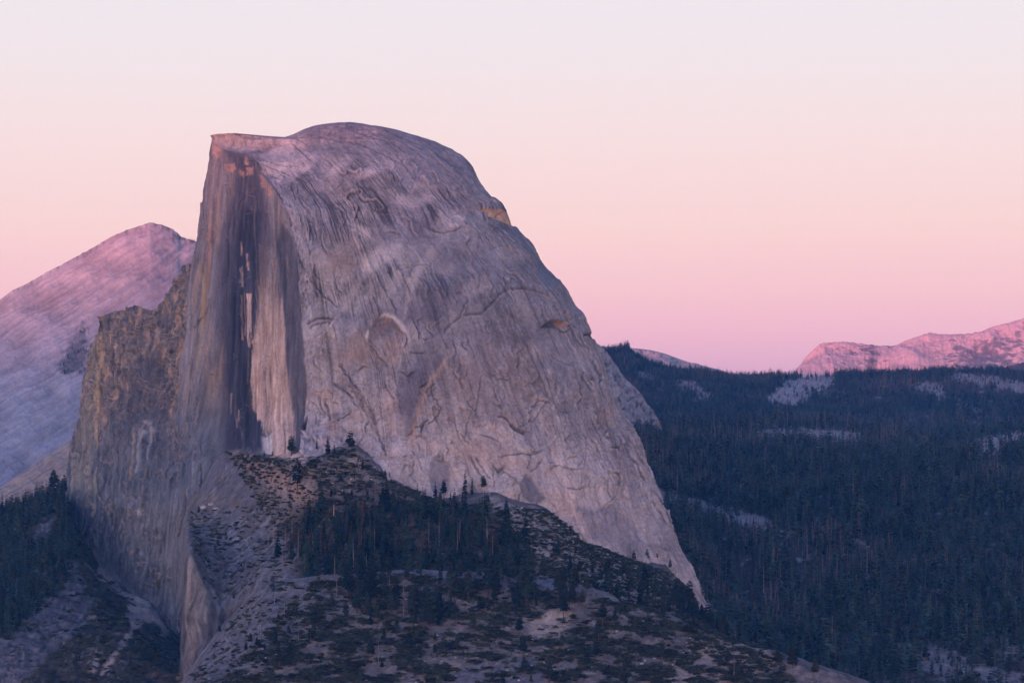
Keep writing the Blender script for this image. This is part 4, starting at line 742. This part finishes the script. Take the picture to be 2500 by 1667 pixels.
# ---------------------------------------------------------------- single trees that can be told apart
def mpp(d): return d / F                                          # metres per photograph pixel
NT = 0
for px, py, hp, kind, lab in (
    (712,1118,56,'pine','tall open-crowned pine against the foot of the tan streaked face'), (726,1203,84,'pine','slender tall pine standing on the sandy ledge'),
    (773,1112,44,'fir','dark fir beside the grey corner of the sheer face, first of three'), (800,1112,50,'fir','tallest dark fir of the three by the face corner'), (816,1112,34,'fir','shortest dark fir of the three by the face corner'),
    (856,1092,42,'broad','broad bushy tree on the knoll under the diagonal cleft'), (614,1103,22,'broad','round bushy tree at the foot of the black streaks'), (645,1115,19,'fir','small fir beside the pale pillars at the face foot'), (665,1116,22,'fir','small fir at the right of the pale pillars at the face foot'),
    (1063,1216,44,'fir','dark fir against pale rock at the dome foot, shorter of a pair'), (1084,1219,50,'pine','open pine against pale rock at the dome foot, taller of a pair'),
    (1135,1207,60,'fir','tallest black fir of the three at the middle of the dome foot'), (1152,1209,48,'fir','middle black fir of the three at the dome foot'), (1180,1202,44,'pine','lone pine right of the pair of black firs at the dome foot'),
    (1548,1372,32,'pine','pine at the edge of the clump under the dome shoulder'), (1580,1373,34,'pine','bushy pine in the middle of the clump under the dome shoulder'), (1604,1374,26,'pine','low pine at the end of the clump under the dome shoulder'), (1636,1396,33,'pine','lone leaning pine on the bright slab under the dome shoulder'),
    (6,1262,58,'fir','tall fir at the picture edge below the sloping slab'), (36,1252,30,'fir','short fir on the wooded crest below the sloping slab'), (57,1244,38,'fir','pointed fir on the wooded crest below the sloping slab'), (73,1238,36,'fir','slim fir second of the pointed pair below the sloping slab'), (101,1226,22,'fir','small fir on the crest between slab and brown cliff'),
    (132,1214,70,'pine','tall thin pine in front of the sloping slab beside the brown cliff'), (157,1206,60,'pine','thin pine close against the brown cliff edge'), (536,1550,26,'pine','pine clinging to the gully edge beside the pale scar'), (570,1470,24,'pine','small pine on the ridge line above the gully'),
    (815,1260,30,'pale','bright bare broken trunk on the ledge above the forest'), (1768,1548,40,'broad','olive green tree behind the ridge end'), (1900,1620,36,'broad','olive green bushy tree beyond the bare ridge nose'), (1935,1625,52,'broad','tall olive green tree past the bare ridge nose'), (1990,1640,34,'broad','low olive tree at the very end of the ridge')):
    p = spot(px, py); NT += 1; tree(kind, p - np.array([0, 0, .3]), hp * mpp(p[1]), lab, cat='dead tree' if kind == 'pale' else 'tree')
NEAR = []                                                          # random stands: (photo x, distance, height in m, kind, label, group)
def scatter(n, px0, px1, d0, d1, poly, seed, clump=None):
    r = np.random.default_rng(seed); out = []
    while len(out) < n:
        px = r.uniform(px0, px1, 4000); d = np.sqrt(r.uniform(d0 * d0, d1 * d1, 4000)); z = zat(px, d); py = HY - F * z / d
        ok = inpoly(px, py, poly) & seen(px, d, py - 18)
        if clump: ok &= fb2((px - W / 2) / F * d / clump, d / clump * 2, 3, 85) > .08
        out += [(a, b, c) for a, b, c in zip(px[ok], d[ok], z[ok])]
    return out[:n], r
STANDS = [
 (240, (720,1300,3570,3830), [(735,1270),(790,1225),(1000,1245),(1150,1262),(1280,1285),(1300,1380),(1260,1440),(990,1440),(800,1440),(735,1400)], 24, 48, {'fir': .86, 'dead': .08, 'snag': .06}, 'in the dense stand behind the rock rib', 31),
 (45, (630,960,3570,3760), [(640,1330),(760,1300),(950,1330),(960,1440),(760,1440),(690,1400)], 30, 44, {'dead': .5, 'snag': .3, 'fir': .2}, 'at the thinning end of the dense stand', 33),
 (125, (800,1500,3400,3560), [(800,1420),(980,1405),(1260,1420),(1420,1440),(1500,1470),(1420,1500),(1250,1490),(1040,1545),(860,1530)], 24, 46, {'pine': .82, 'fir': .1, 'snag': .08}, 'on the brushy slope below the rock rib', 35),
 (60, (640,1800,3290,3480), [(620,1540),(800,1500),(1100,1530),(1500,1500),(1760,1560),(1850,1640),(1700,1700),(640,1700)], 14, 34, {'pine': .9, 'snag': .1}, 'scattered over the nearest bare slabs', 37),
 (50, (1440,1760,3560,3860), [(1430,1400),(1530,1400),(1640,1415),(1720,1480),(1745,1530),(1640,1530),(1540,1500),(1440,1460)], 20, 32, {'pine': .8, 'fir': .2}, 'on the talus below the dome shoulder', 39),
 (60, (700,1260,3640,3860), [(700,1180),(760,1150),(900,1130),(1010,1200),(1240,1235),(1240,1270),(1000,1255),(780,1235)], 8, 24, {'fir': .6, 'pine': .3, 'snag': .1}, 'on the scrubby ledge above the dense stand', 41),
 (16, (1285,1420,3620,3760), [(1285,1320),(1420,1370),(1430,1430),(1290,1430)], 14, 34, {'fir': .6, 'pine': .3, 'snag': .1}, 'between the dense stand and the talus', 45),
 (26, (540,840,3330,3520), [(560,1600),(660,1450),(800,1420),(840,1480),(760,1580),(640,1680)], 9, 24, {'pine': .85, 'snag': .15}, 'on the smooth grey slab beside the gully', 47),
 (22, (1640,1900,3560,3900), [(1640,1420),(1745,1500),(1800,1530),(1860,1570),(1800,1570),(1700,1540),(1640,1500)], 16, 30, {'pine': .7, 'broad': .3}, 'along the ridge end below the dome tip', 49),
 (10, (480,740,3600,4000), [(480,1250),(620,1240),(740,1330),(740,1400),(560,1420)], 8, 16, {'pine': .8, 'snag': .2}, 'on the grey slabs above the gully', 43)]
CNT = {}
NAMEK = {'fir': 'dark green fir', 'pine': 'open green pine', 'dead': 'rust brown dead fir', 'snag': 'bare grey dead trunk', 'broad': 'olive oak'}
for n, (a, b, c, d), poly, h0, h1, mixk, where, seed in STANDS:
    pts, r = scatter(n, a, b, c, d, poly, seed); ks, ws = list(mixk), list(mixk.values())
    for px, dd, z in pts:
        k = random.choices(ks, ws)[0]; h = r.uniform(h0, h1) * (.55 if r.random() < .15 else 1)
        CNT[k] = CNT.get(k, 0) + 1
        if CNT[k] > 290: continue
        NT += 1; fa = (px - a) / (b - a); hs = (h - h0 * .55) / (h1 - h0 * .55)
        lab = ('tall ' if hs > .72 else 'short ' if hs < .3 else 'mid-height ') + NAMEK[k] + ' ' + where
        lab += (', cliff side' if fa < .33 else ', valley side' if fa > .67 else ', middle') if b - a > 200 else ''
        tree(k, ((px - W / 2) / F * dd, dd, z - .3), h, lab, NAMEK[k] + 's ' + where, 'tree')
# ---------------------------------------------------------------- shrubs
LUMPS = [mk('shrub', lump(R_), M_SHRUB) for _ in range(6)]
SH = [(150, (640,2000,3285,3545), [(640,1500),(800,1440),(980,1405),(1260,1425),(1500,1470),(1740,1545),(1900,1590),(1960,1700),(560,1700)], 4, 12, 'low dark shrub on the nearest granite slope', 51),
      (70, (560,1100,3650,3960), [(560,1110),(620,1115),(760,1130),(900,1110),(1060,1225),(1000,1260),(760,1260),(640,1230)], 3, 6, 'low dark shrub on the sandy ledge under the sheer face', 53),
      (50, (1090,1660,3650,3900), [(1090,1225),(1330,1250),(1470,1340),(1640,1420),(1560,1470),(1300,1370),(1180,1290)], 3, 6, 'low dark shrub among the talus at the dome foot', 55),
      (30, (460,740,3620,4050), [(460,1250),(620,1235),(740,1330),(740,1400),(560,1430),(470,1350)], 3, 6, 'low dark shrub on the grey slabs above the gully', 57)]
for n, (a, b, c, d), poly, s0, s1, lab, seed in SH:
    pts, r = scatter(n, a, b, c, d, poly, seed, 38)
    for px, dd, z in pts:
        s_ = r.uniform(s0, s1); o = bpy.data.objects.new('shrub', LUMPS[r.integers(6)]); C.objects.link(o)
        o.location = ((px - W / 2) / F * dd, dd, z - .2); o.scale = (s_ * r.uniform(1.0, 1.6), s_, s_ * r.uniform(.7, 1.1)); o.rotation_euler = (.2, 0, r.uniform(0, 6.28))
        fa = (px - a) / (b - a); o['label'] = ('broad ' if s_ > s0 + .6 * (s1 - s0) else 'small ' if s_ < s0 + .3 * (s1 - s0) else '') + lab + (', cliff side' if fa < .33 else ', valley side' if fa > .67 else ', middle'); o['category'] = 'shrub'; o['group'] = lab.replace('shrub', 'shrubs')
# ---------------------------------------------------------------- boulders
def stone_mat():
    m = rock_mat('boulder_granite', .3, 1.0, .5, .5, (1, 1, 1), .25); n = m.node_tree.nodes; a = [k for k in n if k.type == 'ATTRIBUTE'][0]
    rgb = n.new('ShaderNodeRGB'); rgb.outputs[0].default_value = (.40, .36, .335, 1)
    for lk in list(a.outputs['Color'].links): m.node_tree.links.new(rgb.outputs[0], lk.to_socket)
    return m
M_STONE = stone_mat(); STONES = [boulder_mesh(R_) for _ in range(6)]
for s_ in STONES: s_.materials.append(M_STONE)
def stone(p, r, lab, grp=None):
    o = bpy.data.objects.new('boulder', STONES[random.randrange(6)]); C.objects.link(o); o.location = p; o.scale = (r * random.uniform(.8, 1.3), r, r * random.uniform(.7, 1)); o.rotation_euler = (0, 0, random.uniform(0, 6.28))
    o['label'] = lab; o['category'] = 'boulder'
    if grp: o['group'] = grp
for px, py, r, lab in ((497,1241,4.2,'largest pale boulder in the trio on the cliff brink'), (516,1235,4.6,'flat pale boulder farther back in the trio on the cliff brink'), (528,1244,3.6,'smallest pale boulder of the trio on the cliff brink'), (452,1240,2.8,'tan block jutting at the very edge of the cliff brink')):
    p = spot(px, py); stone(p + np.array([0, 0, r * .3]), r, lab)
for n, (a, b, c, d), poly, s0, s1, lab, seed in ((70, (640,1900,3290,3540), [(640,1520),(900,1430),(1260,1425),(1500,1475),(1740,1550),(1900,1600),(1850,1690),(640,1690)], .9, 2.6, 'grey boulder lying on the nearest granite slope', 65), (95, (1180,1660,3640,3900), [(1200,1225),(1340,1250),(1470,1340),(1570,1390),(1640,1430),(1560,1475),(1420,1420),(1320,1375),(1260,1310)], 1.0, 3.0, 'pale angular boulder in the talus at the dome foot', 61),
        (25, (720,960,3700,3900), [(740,1130),(860,1100),(930,1145),(960,1190),(800,1200),(740,1160)], .9, 2.2, 'pale boulder on the scrubby knoll under the diagonal cleft', 63)):
    pts, r = scatter(n, a, b, c, d, poly, seed)
    for px, dd, z in pts: rad = r.uniform(s0, s1); stone(((px - W / 2) / F * dd, dd, z + rad * .2), rad, ('big ' if rad > s0 + .6 * (s1 - s0) else 'little ' if rad < s0 + .3 * (s1 - s0) else '') + lab + (', upper end' if px < a + .35 * (b - a) else ', lower end' if px > a + .65 * (b - a) else ', middle part'), lab.replace('boulder', 'boulders'))
# ---------------------------------------------------------------- masses nobody could count: woods and brush
def mass(name, pts, rot, scl, kind_i, protos, label, cat):
    me = bpy.data.meshes.new(name); me.vertices.add(len(pts)); me.vertices.foreach_set('co', np.asarray(pts, np.float32).ravel())
    for nm, ty, dat in (('spin', 'FLOAT', rot), ('size', 'FLOAT_VECTOR', scl), ('pick', 'INT', kind_i)):
        at_ = me.attributes.new(nm, ty, 'POINT'); at_.data.foreach_set('vector' if ty == 'FLOAT_VECTOR' else 'value', np.asarray(dat, np.int32 if ty == 'INT' else np.float32).ravel())
    o = link(name, me, None, kind='stuff', label=label, cat=cat)
    pc = bpy.data.collections.new(name + '_kinds')
    for i, (me_) in enumerate(protos):
        q = bpy.data.objects.new('kind_%02d' % i, me_); pc.objects.link(q)
    ng = bpy.data.node_groups.new(name + '_nodes', 'GeometryNodeTree'); n, l = ng.nodes, ng.links
    ng.interface.new_socket('Geometry', in_out='INPUT', socket_type='NodeSocketGeometry'); ng.interface.new_socket('Geometry', in_out='OUTPUT', socket_type='NodeSocketGeometry')
    gi, go = n.new('NodeGroupInput'), n.new('NodeGroupOutput'); ci = n.new('GeometryNodeCollectionInfo'); ci.inputs[0].default_value = pc; ci.inputs['Separate Children'].default_value = True; ci.inputs['Reset Children'].default_value = True
    ip = n.new('GeometryNodeInstanceOnPoints'); ip.inputs['Pick Instance'].default_value = True
    def attr(nm, ty):
        k = n.new('GeometryNodeInputNamedAttribute'); k.data_type = ty; k.inputs[0].default_value = nm; return [s_ for s_ in k.outputs if s_.enabled][0]
    cx = n.new('ShaderNodeCombineXYZ'); l.new(attr('spin', 'FLOAT'), cx.inputs[2]); er = n.new('FunctionNodeEulerToRotation'); l.new(cx.outputs[0], er.inputs[0])
    l.new(gi.outputs[0], ip.inputs['Points']); l.new(ci.outputs[0], ip.inputs['Instance']); l.new(er.outputs[0], ip.inputs['Rotation']); l.new(attr('size', 'FLOAT_VECTOR'), ip.inputs['Scale']); l.new(attr('pick', 'INT'), ip.inputs['Instance Index'])
    l.new(ip.outputs[0], go.inputs[0]); md = o.modifiers.new('scatter', 'NODES'); md.node_group = ng
    return o
def small_tree(tr, cr, tmat, cmat):
    V = list(tr[0]); Fc = list(tr[1]); mi = [0] * len(Fc)
    if cr: n = len(V); V += cr[0]; Fc += [tuple(i + n for i in t_) for t_ in cr[1]]; mi += [1] * len(cr[1])
    me = raw_mesh('tree', np.array(V), np.array(Fc)); me.materials.append(tmat); me.materials.append(cmat); me.polygons.foreach_set('material_index', np.array(mi, np.int32)); return me
M_FIRF = leaf_mat('valley_fir_needles', (.026, .058, .046), .85); M_PINEF = leaf_mat('valley_pine_needles', (.042, .062, .042), .7)
PROTO = [small_tree(trunk_mesh(R_, .010), crown_mesh(R_, r=R_.uniform(.15, .19), tiers=9, br=5, bare=.08, cards=1, gap=.05, width=.5), M_BARK, M_FIRF) for _ in range(4)]
PROTO += [small_tree(trunk_mesh(R_, .012), crown_mesh(R_, r=R_.uniform(.17, .22), tiers=8, br=5, bare=.25, shape=.55, cards=1, gap=.15, width=.55, droop=.15), M_BARK, M_PINEF) for _ in range(3)]
M_DEADF = leaf_mat('dead_wood_far', (.105, .082, .085), .35)
PROTO += [small_tree(trunk_mesh(R_, .011), crown_mesh(R_, r=R_.uniform(.08, .11), tiers=8, br=4, bare=.15, cards=1, gap=.25, width=.3), M_GREY, M_DEADF) for _ in range(2)]
PROTO += [small_tree(trunk_mesh(R_, .013, spikes=8), None, M_GREY, M_GREY)]
r = np.random.default_rng(71)
N = 105000
px = r.uniform(1385, 2620, N); d = np.sqrt(r.uniform(3590.0 ** 2, 10700.0 ** 2, N)); z = zat(px, d); py = HY - F * z / d
h = r.uniform(20, 46, N) * (.5 + .5 * r.random(N)); big = fb2(px / 60, d / 260, 3, 79); h *= np.clip(1 + 1.1 * big, .55, 1.4); h *= 1 - .25 * sstep(7000, 10000, d)
keep = seen(px, d, py - h * F / d * .55) & (d > 3600) & ~((px < curve(XR, py - 25) - 4) & (py > 300))
rkk = np.zeros(N); wobble = 18 * fb2(px / 22, py / 14, 3, 73)
for poly, k in ROCKS: rkk = np.maximum(rkk, pmask(px, py, poly, 4, wobble) * k)
clear = sstep(.16, .36, fb2(px / 40, d / 90, 3, 75))
keep &= r.random(N) > np.maximum(rkk * .97, clear * .75)
px, d, z, h, py = (a[keep] for a in (px, d, z, h, py)); X = (px - W / 2) / F * d; n_ = len(px)
dd = fb2(X / 500, d / 700, 3, 77) + .35 * np.exp(-((py - 1085) / 40) ** 2) + .25 * np.exp(-((py - 950) / 25) ** 2) * (px > 2080) + .12 * sstep(1350, 1500, py)
pdead = np.clip(.07 + .55 * sstep(.05, .45, dd), 0, .5); q = r.random(n_)
pick = np.where(q < pdead, np.where(r.random(n_) < .85, r.integers(7, 9, n_), 9), np.where(r.random(n_) < .72, r.integers(0, 4, n_), r.integers(4, 7, n_)))
mass('forest', np.stack([X, d, z - .4], -1), r.uniform(0, 6.28, n_), np.stack([h * r.uniform(.85, 1.3, n_)] * 2 + [h], -1), pick, PROTO, 'dense conifer forest filling the valley right of the dome', 'forest')
print('forest trees', n_)
N = 9000; px = r.uniform(-120, 240, N); d = np.sqrt(r.uniform(3640.0 ** 2, 4470.0 ** 2, N)); z = zat(px, d); py = HY - F * z / d; h = r.uniform(14, 34, N)
lm = inpoly(px, py, [(-120,1290),(0,1262),(90,1224),(150,1204),(185,1290),(200,1340),(150,1420),(110,1480),(40,1540),(-120,1600)]); thin = pmask(px, py, [(76,1298),(132,1259),(142,1281),(115,1315),(81,1340)], 4)
keep = lm & seen(px, d, py - 12) & (r.random(N) > thin) & (r.random(N) < np.where(py > 1400, .3, .42)); px, d, z, h = (a[keep] for a in (px, d, z, h)); n_ = len(px)
mass('forest', np.stack([(px - W / 2) / F * d, d, z - .4], -1), r.uniform(0, 6.28, n_), np.stack([h] * 3, -1), r.integers(0, 5, n_), PROTO, 'dark fir wood on the slope below the brown cliff', 'forest')
print('left trees', n_)
# small woods on the smooth mountain: the patch on its flank and the clump by the peak
N = 900; px = np.concatenate([r.uniform(125, 222, N), r.uniform(418, 480, 60)]); py = np.concatenate([r.uniform(770, 930, N), r.uniform(570, 596, 60)])
yc = curve([(c[0], c[1]) for c in CR], px); tt = np.clip((py - yc) / (1330 - yc), .004, 1); d = 8600 - 1600 * tt; py = np.maximum(py, yc + 1.5)
k = pmask(px, py, [(140,905),(172,835),(205,790),(214,850),(212,905),(160,918)], 5, 24 * fb2(px / 16, py / 16, 3, 157)) > r.random(len(px)); k[N:] = True
P3 = at(px, py, d)[k]; n_ = len(P3); h = r.uniform(6, 13, n_)
mass('forest', P3 - np.array([0, 0, 2.0]), r.uniform(0, 6.28, n_), np.stack([h] * 3, -1), r.integers(0, 4, n_), PROTO, 'small dark wood on the flank of the smooth grey mountain', 'forest')
# brush on the shaded slope under the cliff, and on the ledges and slabs
def brush(N, px0, px1, d0, d1, poly, s0, s1, dens, label, holes=(), seed=81, clump=9):
    r = np.random.default_rng(seed); px = r.uniform(px0, px1, N); d = np.sqrt(r.uniform(d0 ** 2, d1 ** 2, N)); z = zat(px, d); py = HY - F * z / d
    k = inpoly(px, py, poly) & seen(px, d, py - 4); X = (px - W / 2) / F * d; k &= fb2(X / clump, d / clump * 2, 3, 85) + .2 * r.normal(0, 1, N) > dens
    for hp in holes: k &= r.random(N) > pmask(px, py, hp, 4, 16 * fb2(px / 14, py / 14, 2, 83)) * .85
    px, d, z, X = px[k], d[k], z[k], X[k]; n_ = len(px); s_ = s0 + (s1 - s0) * r.random(n_) ** 2.2 * 1.35
    mass('brush', np.stack([X, d, z - .15], -1), r.uniform(0, 6.28, n_), np.stack([s_ * r.uniform(1, 1.6, n_), s_, s_ * r.uniform(.7, 1.1, n_)], -1), r.integers(0, 6, n_), LUMPS, label, 'brush'); print(label, n_)
brush(9000, -120, 450, 3600, 4470, [(-120,1290),(0,1262),(90,1224),(150,1204),(200,1320),(242,1390),(300,1440),(366,1480),(420,1550),(450,1690),(-120,1690)], 2.5, 6, -.25, 'dark brush over the shaded slope under the cliff',
      [[(136,1463),(183,1395),(204,1425),(204,1459),(234,1463),(213,1510),(149,1570),(85,1638),(0,1690),(-60,1690),(-60,1590),(0,1570),(64,1531),(72,1493)],[(76,1298),(132,1259),(142,1281),(115,1315),(81,1340)],[(310,1472),(366,1472),(412,1540),(383,1527),(349,1519),(323,1557),(281,1604),(251,1651),(238,1655),(272,1595),(315,1532)],[(242,1378),(300,1432),(366,1470),(420,1545),(400,1548),(350,1490),(290,1450),(236,1400)]], 81)
brush(60000, 500, 2000, 3285, 3550, [(560,1640),(700,1490),(760,1420),(980,1400),(1260,1420),(1500,1460),(1740,1540),(1900,1590),(1960,1700),(560,1700)], 1.2, 6.0, .11, 'small dark brush between the near granite slabs', [[(1280,1525),(1370,1475),(1400,1480),(1390,1530),(1340,1560),(1300,1560)],[(1090,1645),(1180,1612),(1300,1600),(1340,1640),(1320,1680),(1060,1680)]], 85, 38)
brush(60000, 540, 1745, 3580, 4120, [(556,1104),(620,1112),(700,1125),(786,1112),(860,1092),(950,1172),(1080,1222),(1330,1243),(1470,1337),(1640,1400),(1745,1505),(1740,1560),(1560,1490),(1300,1420),(1000,1400),(780,1400),(640,1250)], 1.6, 4.8, -.12, 'dark brush on the ledges at the foot of the dome', [], 87, 14)
brush(9000, 450, 860, 3300, 3545, [(470,1650),(600,1470),(680,1418),(800,1425),(840,1480),(760,1560),(640,1690),(470,1690)], 1.4, 4.5, .24, 'sparse dark brush on the smooth slab beside the gully', [], 89, 15)
brush(9000, 450, 760, 3620, 4100, [(460,1250),(560,1235),(640,1235),(740,1320),(760,1400),(640,1440),(530,1470),(470,1360)], 1.4, 4.2, .2, 'sparse dark brush on the grey slabs above the gully', [], 91, 15)
#PART5
# ---------------------------------------------------------------- evening haze in the air
hv = [(sx * 34000, sy, z_) for z_ in (-760, 1130) for sy in (-27000, 28000) for sx in (-1, 1)]
hme = raw_mesh('haze', np.array(hv, float), [(0, 2, 3, 1), (4, 5, 7, 6), (0, 1, 5, 4), (2, 6, 7, 3), (0, 4, 6, 2), (1, 3, 7, 5)])
hm = bpy.data.materials.new('haze'); hm.use_nodes = True; hn = hm.node_tree.nodes; hn.clear()
ho = hn.new('ShaderNodeOutputMaterial'); pv = hn.new('ShaderNodeVolumePrincipled'); pv.inputs['Color'].default_value = (.06, .37, 1.0, 1); pv.inputs['Absorption Color'].default_value = (1, 1, 1, 1); pv.inputs['Density'].default_value = 2.2e-5; pv.inputs['Anisotropy'].default_value = .0
hm.node_tree.links.new(pv.outputs[0], ho.inputs['Volume'])
link('haze', hme, hm, kind='stuff', label='thin blue evening haze in the air', cat='haze')
